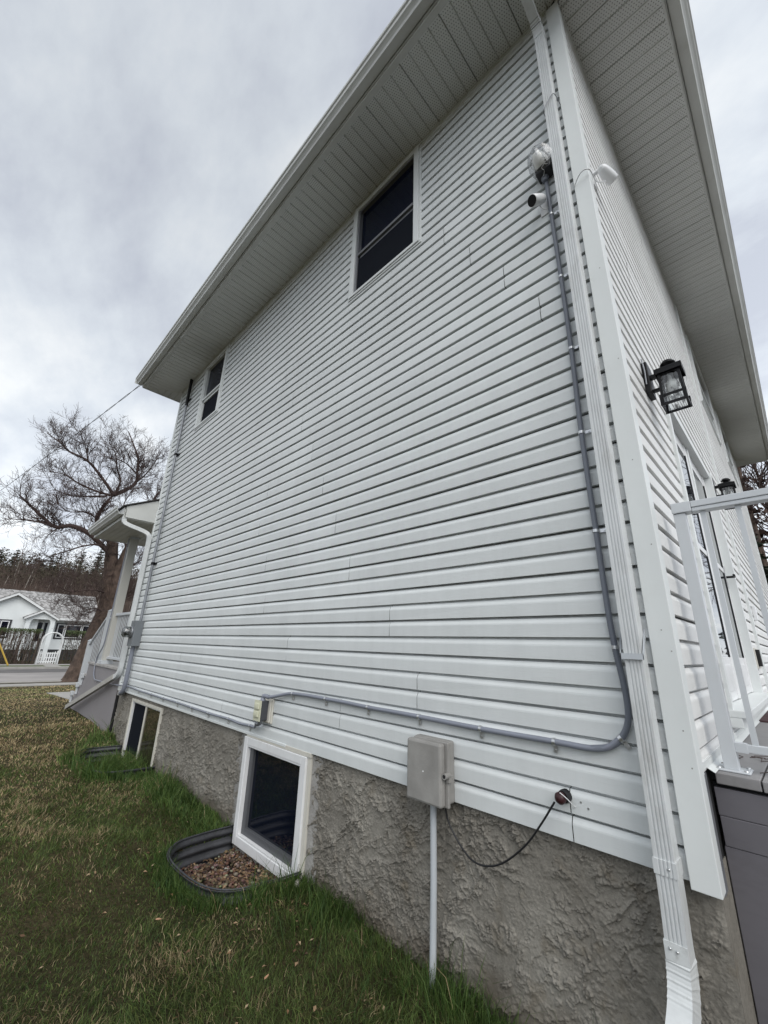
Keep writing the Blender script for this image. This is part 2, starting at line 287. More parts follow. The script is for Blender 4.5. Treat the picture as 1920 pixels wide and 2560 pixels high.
# ------------------------------------------------------------------ mesh helpers
class MB:
    def __init__(s): s.v = []; s.f = []; s.sm = []
    def add(s, vs, fs, smooth=False):
        o = len(s.v); s.v += [tuple(v) for v in vs]; s.f += [tuple(i+o for i in f) for f in fs]; s.sm += [smooth]*len(fs); return s
    def box(s, x0, y0, z0, x1, y1, z1):
        vs = [(x, y, z) for x in (x0, x1) for y in (y0, y1) for z in (z0, z1)]
        return s.add(vs, [(0,1,3,2),(4,6,7,5),(0,4,5,1),(2,3,7,6),(0,2,6,4),(1,5,7,3)])
    def wbox(s, F, u0, u1, d0, d1, z0, z1):
        vs = [F(u, d, z) for u in (u0, u1) for d in (d0, d1) for z in (z0, z1)]
        return s.add(vs, [(0,1,3,2),(4,6,7,5),(0,4,5,1),(2,3,7,6),(0,2,6,4),(1,5,7,3)])
    def tube(s, pts, rad, n=10, caps=True, smooth=True):
        pts = [Vector(p) for p in pts]; k = len(pts)
        if isinstance(rad, (int, float)): rad = [rad]*k
        T = []
        for i in range(k):
            a = pts[max(0, i-1)]; b = pts[min(k-1, i+1)]; d = (b-a)
            T.append(d.normalized() if d.length > 1e-9 else Vector((0,0,1)))
        up = Vector((0,0,1)) if abs(T[0].z) < .9 else Vector((1,0,0))
        u = T[0].cross(up).normalized(); vs = []
        for i in range(k):
            u = (u - T[i]*u.dot(T[i])); u = u.normalized() if u.length > 1e-6 else T[i].orthogonal().normalized()
            w = T[i].cross(u)
            for j in range(n):
                a = 2*math.pi*j/n; vs.append(pts[i] + (u*math.cos(a)+w*math.sin(a))*rad[i])
        fs = [(i*n+j, i*n+(j+1) % n, (i+1)*n+(j+1) % n, (i+1)*n+j) for i in range(k-1) for j in range(n)]
        s.add(vs, fs, smooth)
        if caps: s.add([vs[j] for j in range(n)], [tuple(range(n))[::-1]]); s.add([vs[(k-1)*n+j] for j in range(n)], [tuple(range(n))])
        return s
    def sweep(s, prof, pts, ups, closed=True, caps=True, scales=None):
        """sweep 2-D profile (a,b) along pts; ups = the b-axis at every point"""
        pts = [Vector(p) for p in pts]; k = len(pts); n = len(prof); vs = []
        for i in range(k):
            t = (pts[min(k-1, i+1)]-pts[max(0, i-1)]).normalized(); b = Vector(ups[i]); b = (b-t*b.dot(t)).normalized(); a = b.cross(t)
            q = scales[i] if scales else 1
            for (pa, pb) in prof: vs.append(pts[i]+a*pa*q+b*pb*q)
        m = n if closed else n-1
        fs = [(i*n+j, i*n+(j+1) % n, (i+1)*n+(j+1) % n, (i+1)*n+j) for i in range(k-1) for j in range(m)]
        s.add(vs, fs)
        if caps and closed: s.add([vs[j] for j in range(n)], [tuple(range(n))[::-1]]); s.add([vs[(k-1)*n+j] for j in range(n)], [tuple(range(n))])
        return s
    def prism(s, poly, axis, a0, a1):
        """extrude a polygon given in the two other axes"""
        def P(p, a):
            q = list(p); q.insert(axis, a); return q
        n = len(poly); vs = [P(p, a0) for p in poly]+[P(p, a1) for p in poly]
        return s.add(vs, [tuple(range(n))[::-1], tuple(range(n, 2*n))]+[(j, (j+1) % n, n+(j+1) % n, n+j) for j in range(n)])
    def lathe(s, c, axis, prof, n=20, smooth=True):
        """prof = [(radius, height along axis)]"""
        ax = Vector(axis).normalized(); u = ax.orthogonal().normalized(); w = ax.cross(u); c = Vector(c); vs = []
        for (r, h) in prof:
            for j in range(n):
                a = 2*math.pi*j/n; vs.append(c+ax*h+(u*math.cos(a)+w*math.sin(a))*r)
        k = len(prof)
        s.add(vs, [(i*n+j, i*n+(j+1) % n, (i+1)*n+(j+1) % n, (i+1)*n+j) for i in range(k-1) for j in range(n)], smooth)
        s.add([vs[j] for j in range(n)], [tuple(range(n))[::-1]]); s.add([vs[(k-1)*n+j] for j in range(n)], [tuple(range(n))]); return s
    def build(s, name, m, parent=None, bevel=0, label=None, subd=0):
        me = bpy.data.meshes.new(name); me.from_pydata(s.v, [], s.f)
        me.polygons.foreach_set('use_smooth', s.sm); me.update()
        if s.v and len(s.f) < 60000:
            bm = bmesh.new(); bm.from_mesh(me); bmesh.ops.recalc_face_normals(bm, faces=bm.faces); bm.to_mesh(me); bm.free()
        me.materials.append(M[m] if isinstance(m, str) else m)
        o = bpy.data.objects.new(name, me); C.objects.link(o)
        if parent:
            o.parent = parent; o.matrix_parent_inverse = Matrix.Translation(-Vector(parent_loc(parent)))
        if bevel:
            b = o.modifiers.new('bevel', 'BEVEL'); b.width = bevel; b.segments = 2; b.limit_method = 'ANGLE'; b.angle_limit = R(40)
        if label: o['label'] = label
        return o
LOC = {}
def parent_loc(p):
    return LOC.get(p.name, (0, 0, 0))
def thing(name, loc, label, cat, group=None):
    o = bpy.data.objects.new(name, None); C.objects.link(o); o.location = loc; o.empty_display_size = .1
    LOC[o.name] = tuple(loc)
    o['label'] = label; o['category'] = cat
    if group: o['group'] = group
    return o
def tag(o, label, cat, group=None):
    o['label'] = label; o['category'] = cat
    if group: o['group'] = group
    return o
def kind(o, k): o['kind'] = k; return o

def smooth_path(pts, sub=8):
    """Catmull-Rom through points"""
    P = [Vector(p) for p in pts]; out_ = []
    for i in range(len(P)-1):
        p0 = P[max(0, i-1)]; p1 = P[i]; p2 = P[i+1]; p3 = P[min(len(P)-1, i+2)]
        for j in range(sub):
            t = j/sub
            out_.append(.5*((2*p1)+(p2-p0)*t+(2*p0-5*p1+4*p2-p3)*t*t+(3*p1-p0-3*p2+p3)*t**3))
    out_.append(P[-1]); return out_

# ------------------------------------------------------------------ ground
GX = [-400, -130, -95, -72, -55, -50, -22.5, -21, -12, -10, -8.6, -7.7, -7.0, -4, -2, 0, 400]
GZ = [22, 17, 9.5, 3.2, -.1, -.3, -.3, -.3, .12, .17, .15, .09, .045, .015, 0, -.02, -.02]
WELL1 = [(-3.66,.03),(-3.675,-.2),(-3.66,-.40),(-3.60,-.49),(-3.50,-.55),(-3.38,-.575),(-3.2,-.575),(-3.05,-.56),(-2.93,-.53),(-2.83,-.47),(-2.77,-.38),(-2.745,-.27),(-2.71,-.13),(-2.69,.03)]
WELL2 = [(-7.05,.03),(-7.09,-.2),(-7.10,-.36),(-7.02,-.47),(-6.85,-.54),(-6.6,-.56),(-6.1,-.55),(-5.88,-.50),(-5.76,-.38),(-5.72,-.2),(-5.70,.03)]
def vnoise(x, y, s, seed=0):
    x = np.asarray(x)*s+seed*17.3; y = np.asarray(y)*s+seed*7.7; xi = np.floor(x).astype(int); yi = np.floor(y).astype(int); fx = x-xi; fy = y-yi
    fx = fx*fx*(3-2*fx); fy = fy*fy*(3-2*fy)
    def h(a, b): n = (a*374761393+b*668265263+seed*144665) & 0x7fffffff; n = ((n ^ (n >> 13))*1274126177) & 0x7fffffff; return (n % 10007)/10007.
    return (h(xi,yi)*(1-fx)+h(xi+1,yi)*fx)*(1-fy)+(h(xi,yi+1)*(1-fx)+h(xi+1,yi+1)*fx)*fy
def gz(x, y):
    x = np.asarray(x, float); y = np.asarray(y, float)
    z = np.interp(x, GX, GZ)
    amp = np.where((x > -20) & (x < 6), .02, 0.0)
    return z + amp*(vnoise(x, y, .9, 3)-.5)*2 + np.where(x > -14, .012*(vnoise(x, y, 3.1, 5)-.5), 0)
def inpoly(x, y, poly):
    x = np.asarray(x); y = np.asarray(y); r = np.zeros(x.shape, bool); n = len(poly)
    for i in range(n):
        x0, y0 = poly[i]; x1, y1 = poly[(i+1) % n]
        c = ((y0 > y) != (y1 > y)) & (x < (x1-x0)*(y-y0)/((y1-y0) if y1 != y0 else 1e-9)+x0)
        r ^= c
    return r
xs = np.unique(np.concatenate([np.array([-400,-250,-180,-130,-110,-95,-85,-78,-72,-65,-60,-55,-50,-40,-32,-26,-22.5,-21,-19,-17,-15,-13.5,-12]), np.arange(-11,-7.3,.25), np.arange(-7.3,-5.5,.05), np.arange(-5.5,-3.8,.15), np.arange(-3.8,-2.55,.04), np.arange(-2.5,1.1,.15), np.array([2,4,8,20,60,180,400])]))
ys = np.unique(np.concatenate([np.array([-300,-120,-60,-30,-18,-12,-9,-7,-5.5,-4.5]), np.arange(-4,-.75,.2), np.arange(-.75,.1,.04), np.array([.2,.5,1,2,3,5,8,12,20,40,90,200,400])]))
XX, YY = np.meshgrid(xs, ys, indexing='ij'); ZZ = gz(XX, YY)
nx, ny = XX.shape
vs = np.stack([XX, YY, ZZ], -1).reshape(-1, 3)
cx = (XX[:-1,:-1]+XX[1:,1:])/2; cy = (YY[:-1,:-1]+YY[1:,1:])/2
hole = inpoly(cx, cy, WELL1) | inpoly(cx, cy, WELL2)
fs = []
for i in range(nx-1):
    for j in range(ny-1):
        if not hole[i, j]: a = i*ny+j; fs.append((a, a+ny, a+ny+1, a+1))
mb = MB(); mb.v = [tuple(v) for v in vs]; mb.f = fs; mb.sm = [True]*len(fs)
kind(mb.build('ground', 'ground'), 'structure')

# street on the far side of the lawn
b = MB(); b.box(-31.4, -90, -.34, -22.9, 90, -.292); kind(b.build('road', 'road'), 'structure')
b = MB(); b.box(-31.45, -90, -.33, -28.6, 90, -.286); kind(b.build('road_edge', 'asphalt'), 'structure')
b = MB(); b.box(-31.75, -90, -.34, -31.45, 90, -.16); b.box(-22.9, -90, -.34, -22.72, 90, -.25); kind(b.build('kerb', 'concrete', bevel=.02), 'structure')
b = MB(); b.box(-21.95, -90, -.36, -21.1, 90, -.27); kind(b.build('pavement', 'concrete'), 'structure')
b = MB(); b.box(-35.2, -90, -.36, -33.9, 90, -.20); kind(b.build('far_pavement', 'concrete'), 'structure')
b = MB(); b.box(-37.8, 2.35, -.36, -31.75, 3.05, -.19); 
for q in range(12):
    xa_, xb2 = -11.0-q*.42, -11.0-(q+1)*.42; za_, zb2 = float(np.interp(xa_, GX, GZ))+.012, float(np.interp(xb2, GX, GZ))+.012
    b.add([(xa_, .30, za_), (xa_, 1.35, za_), (xb2, 1.35, zb2), (xb2, .30, zb2)], [(0,1,2,3)])
kind(b.build('path', 'concrete'), 'structure')
b = MB(); b.box(-33.9, -90, -.36, -31.75, 90, -.205); kind(b.build('grass_verge', mat('verge_grass', (.075,.095,.03), .9, var=.4, vscale=6, bump=.03, bscale=20)), 'structure')

# ------------------------------------------------------------------ HOUSE
E_ = .1007; Z0 = .764; ZS = 6.10
XL, XB, YF = -7.70, -.375, 10.35
house = thing('siding_house', (-4.0, 0, 0), 'two storey house in pale grey vinyl siding, filling the picture', 'house')
FS = lambda u, d, z: (u, -d, z)                # side wall (faces -y)
FB = lambda u, d, z: (XB+d, u, z)              # back wall (faces +x)
FF = lambda u, d, z: (XL-d, u, z)              # street wall (faces -x)
FR = lambda u, d, z: (u, YF+d, z)              # far side wall

# sheathing core
b = MB(); b.box(XL+.09, .10, .78, XB-.14, YF-.03, 6.2); b.build('sheathing', 'dark', house)
fx0, fx1 = XL-.03, XB
BW = [(-6.97, -5.765, -.03, .705), (-3.64, -2.715, -.045, .735)]
b = MB()
for (a, c) in ((fx0, BW[0][0]), (BW[0][1], BW[1][0]), (BW[1][1], fx1)): b.box(a, .042, -.9, c, .30, .80)
for w in BW: b.box(w[0], .042, -.9, w[1], .30, w[2]); b.box(w[0], .042, w[3], w[1], .30, .80); b.box(w[0]-.02, .16, -.2, w[1]+.02, .2, .8)
b.box(fx0, .301, -.9, XL+.3, YF, .80); b.box(XB-.3, .301, -.9, fx1, YF, .80); b.box(fx0+.3, YF-.3, -.9, fx1-.3, YF, .80)
def fbm(x, z, s0, seed, oct_=5, gain=.55):
    r_ = 0; a = 1; t = 0
    for o in range(oct_): r_ = r_+a*vnoise(x+.37*o, z-.21*o, s0*2**o, seed+o*3); t += a; a *= gain
    return r_/t
def stucco_height(x, z):
    wx = x+.05*(vnoise(x, z, 5, 31)-.5); wz = z+.05*(vnoise(x, z, 5, 37)-.5)
    u = wx*.82+wz*.57; v = -wx*.57+wz*.82
    def lip(q, k): f = (q*k) % 1.0; return np.where(f < .968, (f/.968)**3.6, (1-f)/.032)
    n1 = fbm(u*1.0, v*1.6, 5.0, 2, 7, .60); n2 = fbm(u*1.2, v*1.0, 11.0, 9, 6, .64)
    m1 = np.clip((vnoise(x, z, 3.4, 12)-.12)/.25, .25, 1); m2 = np.clip((vnoise(x, z, 4.6, 14)-.28)/.2, .2, 1)
    h = .0125*lip(n1, 3.6)*m1 + .0095*lip(n2, 3.6)*m2
    ch = fbm(x, z, 34, 21, 3, .6); h = h + .0055*np.clip((ch-.60)/.04, 0, 1)*m2
    return h + .0005*fbm(x, z, 60, 25, 3) + .006*(vnoise(x, z, 1.7, 40)-.5)
for (xa, xb_, dx, dz) in ((-2.75, fx1, .0027, .0027), (-3.70, -2.75, .02, .008), (fx0, -3.70, .0085, .0055)):
    gx_ = np.linspace(xa, xb_, int((xb_-xa)/dx)+1); gz_ = np.linspace(-.25, .775, int(1.025/dz)+1)
    A_, B__ = np.meshgrid(gx_, gz_, indexing='ij'); Hh = stucco_height(A_, B__)
    edge = np.clip((A_-fx0)/.02, 0, 1)*np.clip((fx1-A_)/.02, 0, 1)
    Y_ = .036-Hh*edge+.0*A_; V_ = np.stack([A_, Y_, B__], -1).reshape(-1, 3); n0, n1_ = A_.shape; o_ = len(b.v)
    b.v += [tuple(q) for q in V_.tolist()]
    cx_ = (A_[:-1,:-1]+A_[1:,1:])/2; cz_ = (B__[:-1,:-1]+B__[1:,1:])/2; ok = np.ones(cx_.shape, bool)
    for w in BW: ok &= ~((cx_ > w[0]+.005) & (cx_ < w[1]-.005) & (cz_ > w[2]+.005) & (cz_ < w[3]-.005))
    I, J = np.nonzero(ok); q0 = I*n1_+J+o_
    F_ = np.stack([q0, q0+n1_, q0+n1_+1, q0+1], 1).tolist(); b.f += [tuple(q) for q in F_]; b.sm += [True]*len(F_)
b.build('foundation', 'stucco', house)

def profile(deep):
    q = -.032 if deep else -.024
    return [(q, .0012), (-.0015, 0), (0, .0012), (0, .061), (-.0012, .068), (-.0045, .0745), (-.0078, .0800), (-.0098, .0855), (-.0112, .0885), (q-.001, .0895), (q-.001, .1018)]
def clip_prof(pr, z0, za, zb):
    out_ = []
    P = [(d, z0+z) for d, z in pr]
    for i in range(len(P)):
        if za-1e-9 <= P[i][1] <= zb+1e-9: out_.append(P[i])
        if i < len(P)-1:
            (d0, a), (d1, c) = P[i], P[i+1]
            for zc in sorted([za, zb], reverse=(c < a)):
                if min(a, c) < zc < max(a, c): t = (zc-a)/(c-a); out_.append((d0+(d1-d0)*t, zc))
    return out_
def siding(name, F, ua, ub, ztop, holes, seams, m, jit=0.0):
    s = MB(); k = 0; rr = random.Random(17); tones = []; tcur = {}
    while Z0+k*E_ < ztop-.004:
        zb = Z0+k*E_; pair = 2*(k//2)+2
        cuts = sorted([u for (t, u) in seams if t == pair and ua < u < ub])
        pts = {ua, ub} | set(cuts)
        for h in holes:
            if h[2] < zb+E_ and h[3] > zb: pts |= {max(ua, min(ub, h[0])), max(ua, min(ub, h[1]))}
        pts = sorted(pts)
        for i in range(len(pts)-1):
            u0, u1 = pts[i], pts[i+1]
            if u1-u0 < .004: continue
            um = (u0+u1)/2; rng_ = [(zb, min(zb+.1018, ztop))]
            for h in holes:
                if h[0] < um < h[1]:
                    nr = []
                    for (a, c) in rng_:
                        if h[3] <= a or h[2] >= c: nr.append((a, c)); continue
                        if h[2] > a: nr.append((a, h[2]))
                        if h[3] < c: nr.append((h[3], c))
                    rng_ = nr
            lift0 = .0022 if u0 in cuts else 0
            g0 = .0022 if u0 in cuts else 0; g1 = .0022 if u1 in cuts else 0
            # subtle waviness of each strip
            n = max(1, int((u1-u0)/.6)); us = [u0+g0+(u1-g1-u0-g0)*q/n for q in range(n+1)]
            wv = [rr.uniform(-1, 1)*.0011 for _ in us]
            for (a, c) in rng_:
                pr = clip_prof(profile(k % 2 == 0), zb, a, c)
                if len(pr) < 2: continue
                o = len(s.v); L_ = len(pr)
                for q, u in enumerate(us):
                    ex = wv[q] + (lift0 if q == 0 else 0)
                    for (d, z) in pr: s.v.append(F(u, d+ex*(1 if z > zb+.002 else .3), z))
                for q in range(len(us)-1):
                    for j in range(L_-1): s.f.append((o+q*L_+j, o+(q+1)*L_+j, o+(q+1)*L_+j+1, o+q*L_+j+1)); s.sm.append(False); tones.append(tcur.setdefault((pair, i), rr.uniform(.955, 1.03)))
        k += 1
    o = s.build(name, m, house)
    nF = len(o.data.polygons); at = o.data.attributes.new('tone', 'FLOAT', 'FACE'); at.data.foreach_set('value', [tones[i] for i in range(nF)])
    return o

SE = [(40,-1.43),(36,-1.2),(32,-.95),(28,-.74),(38,-3.72),(34,-3.5),(30,-3.26),(26,-3.02),(22,-2.8),(18,-2.58),(14,-2.37),(16,-3.65),(12,-3.58),(10,-1.93),(8,-3.12),(6,-1.69),(6,-5.43),(2,-4.16),(2,-.845),(32,-4.7),(30,-4.85),(24,-3.8),(20,-3.88),(22,-6.55),(18,-6.3),(4,-6.7),(4,-2.38),(28,-6.9),(14,-6.0),(10,-5.6)]
W1 = (-2.625, -1.672, 4.82, 6.09); W2 = (-6.565, -5.672, 4.83, 6.08)
siding('siding', FS, XL+.03, -.44, 6.085, [(W1[0]+.02, W1[1]-.02, W1[2]+.02, 7), (W2[0]+.02, W2[1]-.02, W2[2]+.02, 7)], SE, 'siding')
rb = random.Random(5); SB = [(2*i, rb.uniform(.6, 9.8)) for i in range(1, 28)]+[(2*i, rb.uniform(.6, 9.8)) for i in range(1, 28, 2)]
DOOR = (1.07, 2.92, 1.20, 3.24); UW = (4.55, 6.35, 4.90, 6.05); UW2 = (7.3, 8.9, 4.95, 6.05)
siding('siding', FB, .06, YF-.04, 6.085, [(-1, 9.9, .7, 1.09), (DOOR[0]+.02, DOOR[1]-.02, DOOR[2], DOOR[3]-.02), (UW[0]+.02, UW[1]-.02, UW[2]+.02, 7), (UW2[0]+.02, UW2[1]-.02, UW2[2]+.02, 7)], SB, 'siding_back')
siding('siding', FF, .06, YF-.04, 6.085, [], [], 'siding')
siding('siding', FR, XL+.03, -.44, 6.085, [], [], 'siding')

# corner boards
def corner(x0, x1, y0, y1, zb, m='trim'):
    b = MB(); b.box(x0, y0, zb, x1, y1, 6.09); return b.build('corner_board', m, house, bevel=.003)
b = MB(); b.prism([(-.452,-.012),(-.452,.03),(-.40,.03),(-.40,.06),(-.365,.06),(-.365,-.012)], 2, .745, 6.085); b.build('corner_board', 'trim', house, bevel=.0025)
b = MB(); b.box(-.405, .06, 1.09, -.367, .078, 6.085); b.build('corner_trim', 'trim', house)
for (x, z) in ((-.385,1.12),(-.392,1.24),(-.383,1.52),(-.405,1.60),(-.386,1.95),(-.40,2.35),(-.384,2.9),(-.395,3.5)):
    b = MB(); b.lathe((x, -.012, z), (0,-1,0), [(.0028,-.001),(.0026,.001)], 8); b.build('nail_head', 'box', house)
corner(XL-.014, XL+.05, -.012, .06, .75); corner(-.44, -.362, YF-.06, YF+.014, .75); corner(XL-.014, XL+.05, YF-.06, YF+.014, .75)
# trims: starter strip, frieze J
b = MB(); b.box(XL+.05, -.002, 6.05, -.452, .02, 6.085); b.box(XL+.05, -.012, 6.083, -.45, .0, 6.098); b.build('frieze_trim', 'trim', house)
b = MB(); b.box(XB-.02, .07, 6.05, XB+.002, YF-.06, 6.085); b.box(XB, .07, 6.083, XB+.012, YF-.06, 6.098); b.build('frieze_trim', 'trim', house)
b = MB(); b.box(-7.65, -.003, .79, -5.0, .02, .812); b.box(-7.66, -.006, .752, -3.0, .025, .768); b.build('starter_strip', 'trim', house)

# white vertical casing strip on the back wall
b = MB(); b.box(XB-.01, 3.84, 1.09, XB+.022, 3.90, 6.08); b.box(XB-.01, 3.90, 1.09, XB+.012, 4.02, 6.08); b.build('trim_strip', 'trim', house, bevel=.002)

# eaves ------------------------------------------------------------
OY, OX, OXF, OYF = -.56, .185, -8.10, YF+.55
def soffit_run(name, F, ua, ub, d1, lo, vent_fn):
    """corrugated soffit: panels run across the eave; F(u,d,z)"""
    s = MB(); P = .1016; k = 0; u = ua; tags = []
    wm = 0.007
    while u < ub-1e-4:
        u1 = min(u+P, ub)
        main = (k % 4 == 0); w = .010 if main else .012; dep = .018 if main else .010
        cross = [(u, ZS), (u+w*.5, ZS+dep), (u+w, ZS), (u1, ZS)]
        for i in range(3):
            (a, za), (c, zc) = cross[i], cross[i+1]
            s.add([F(a, min(lo(a), d1-.001), za), F(c, min(lo(c), d1-.001), zc), F(c, d1, zc), F(a, d1, za)], [(0,1,2,3)]); tags.append(vent_fn((a+c)/2) if i == 2 else 0)
        u = u1; k += 1
    o = s.build(name, 'soffit', house)
    at = o.data.attributes.new('vent', 'FLOAT', 'FACE'); at.data.foreach_set('value', tags)
    return o
soffit_run('soffit', lambda u, d, z: (-u, -d, z), -.185, 8.10, .56, lambda q: max(0, -q-XB, (q+XL)/.40*.56), lambda u: 1.0 if u < 5.75 else 0.0)
soffit_run('soffit', lambda u, d, z: (XB+d, u, z), -.56, OYF, .56, lambda q: max(0, -q), lambda u: 1.0 if u < 6.6 else 0.0)
soffit_run('soffit', lambda u, d, z: (XL-d, u, z), -.56, OYF, .40, lambda q: max(0, -q/.56*.40, (q-YF)*.7), lambda u: 0.0)
b = MB(); b.box(OXF, YF, ZS, XB, OYF, ZS+.01); b.build('soffit', 'soffit_plain', house)
# mitre trims on the soffit corners
for (p, q) in (((OXF+.02, OY+.02), (XL, 0)), ((OX-.02, OYF-.02), (XB, YF)), ((OX-.02, OY+.02), (XB, 0))):
    dx, dy = q[0]-p[0], q[1]-p[1]; l_ = math.hypot(dx, dy); nx_, ny_ = -dy/l_*.012, dx/l_*.012; b = MB()
    b.prism([(p[0]+nx_, p[1]+ny_), (p[0]-nx_, p[1]-ny_), (q[0]-nx_, q[1]-ny_), (q[0]+nx_, q[1]+ny_)], 2, ZS-.004, ZS+.003); b.build('soffit_mitre', 'soffit_plain', house)
# soffit edge trim, fascia, gutter
b = MB(); b.box(OXF, OY-.045, ZS-.008, OX+.0, OY+.002, ZS+.012); b.box(OX-.002, OY-.045, ZS-.0075, OX+.014, OYF, ZS+.0125); b.box(OXF-.014, OY-.045, ZS-.007, OXF+.03, OYF, ZS+.013); b.build('soffit_edge', 'gutter', house, bevel=.002)
b = MB(); b.box(OXF-.01, OY-.055, ZS+.014, OX+.02, OY-.035, ZS+.17); b.box(OX+.005, OY-.034, ZS+.0145, OX+.025, OYF, ZS+.17); b.box(OXF-.012, OY-.034, ZS+.0145, OXF+.005, OYF, ZS+.17); b.box(OXF, OYF-.02, ZS+.014, OX, OYF, ZS+.17); b.build('fascia', 'gutter', house)
def gutter_prof():  # (outward, up)
    return [(.003,.125),(0,.0),(.070,.0),(.078,.02),(.092,.036),(.108,.050),(.112,.080),(.124,.090),(.124,.102),(.113,.102),(.113,.110),(.123,.112),(.123,.125),(.118,.125),(.118,.094),(.106,.084),(.102,.054),(.072,.026),(.066,.004),(.005,.004),(.008,.125)]
b = MB(); zg = ZS+.034
pts0 = [(OX+.03+o, OY-.06-o, zg+z) for o, z in gutter_prof()]
pts1 = [(OXF-.02, OY-.06-o, zg+z) for o, z in gutter_prof()]
n = len(pts0)
b.add(pts0+pts1, [(j, (j+1) % n, n+(j+1) % n, n+j) for j in range(n)]+[tuple(range(n, 2*n))])
b.box(OXF-.024, OY-.184, zg, OXF-.019, OY-.06, zg+.125)
b.build('gutter', 'gutter', house)
b = MB()
pts0 = [(OX+.03+o, OY-.06-o, zg+z) for o, z in gutter_prof()]
pts1 = [(OX+.03+o, OYF+.02, zg+z) for o, z in gutter_prof()]
b.add(pts0+pts1, [(j, (j+1) % n, n+(j+1) % n, n+j) for j in range(n)]); b.box(OX+.03, OYF+.018, zg, OX+.154, OYF+.023, zg+.125)
b.build('gutter', 'gutter', house)
b = MB(); x0, x1, y0, y1, zr = OXF-.04, OX+.08, OY-.10, OYF+.04, ZS+.165
mxr = (x0+x1)/2; hh = 2.0
b.add([(x0,y0,zr),(x1,y0,zr),(x1,y1,zr),(x0,y1,zr),(mxr,y0+4.3,zr+hh),(mxr,y1-4.3,zr+hh)], [(0,1,4),(1,2,5,4),(2,3,5),(3,0,4,5),(0,3,2,1)])
b.build('roof', 'roof', house)

# ------------------------------------------------------------------ windows
def window(F, w, style, parent=house, glass='glass', trimmat='trim'):
    u0, u1, z0, z1 = w
    fr = MB(); T = .045
    # J-trim
    fr.wbox(F, u0-.004, u1+.004, -.03, .009, z0-.004, z0+.014); fr.wbox(F, u0-.004, u0+.014, -.03, .009, z0+.0142, z1); fr.wbox(F, u1-.014, u1+.004, -.03, .009, z0+.0142, z1)
    # casing
    fr.wbox(F, u0+.016, u0+T+.030, -.06, .020, z0+.016, z1-.002); fr.wbox(F, u1-T-.030, u1-.016, -.06, .020, z0+.016, z1-.002)
    fr.wbox(F, u0+T+.031, u1-T-.031, -.06, .019, z0+.016, z0+.045); fr.wbox(F, u0+T+.031, u1-T-.031, -.06, .019, z1-.07, z1-.002)
    frame = fr.build('window_frame', trimmat, parent, bevel=.002)
    a, c, lo, hi = u0+T+.031, u1-T-.031, z0+.046, z1-.071
    zm = lo+(hi-lo)*.435
    s = MB()
    s.wbox(F, a, a+.028, -.055, .006, lo, hi); s.wbox(F, c-.014, c, -.055, .006, lo, hi)
    s.wbox(F, a+.029, c-.015, -.055, .004, hi-.02, hi); s.wbox(F, a+.029, c-.015, -.05, .010, zm-.016, zm+.016)
    s.wbox(F, a+.029, a+.055, -.05, -.012, lo, zm-.017); s.wbox(F, a+.056, c-.015, -.05, -.014, lo, lo+.02)
    s.wbox(F, a+.029, c-.015, -.05, -.012, zm-.055, zm-.0165)
    s.build('sash', 'win_grey' if style == 1 else 'trim', frame, bevel=.0015)
    g = MB(); g.wbox(F, a, c, -.045, -.035, lo, hi); g.build('glass', glass, frame)
    sc = MB(); sc.wbox(F, a+.03, c-.016, -.0085, -.007, lo+.001, zm-.056) if style == 1 else sc.wbox(F, a+.03, c-.016, -.034, -.031, lo+.001, zm-.056)
    sc.build('screen', 'screen', frame)
    return frame
window(FS, W1, 1, glass='glass_blue'); window(FS, W2, 2, glass='glass_blue')
window(FB, UW, 2, glass='glass'); window(FB, UW2, 2, glass='glass')

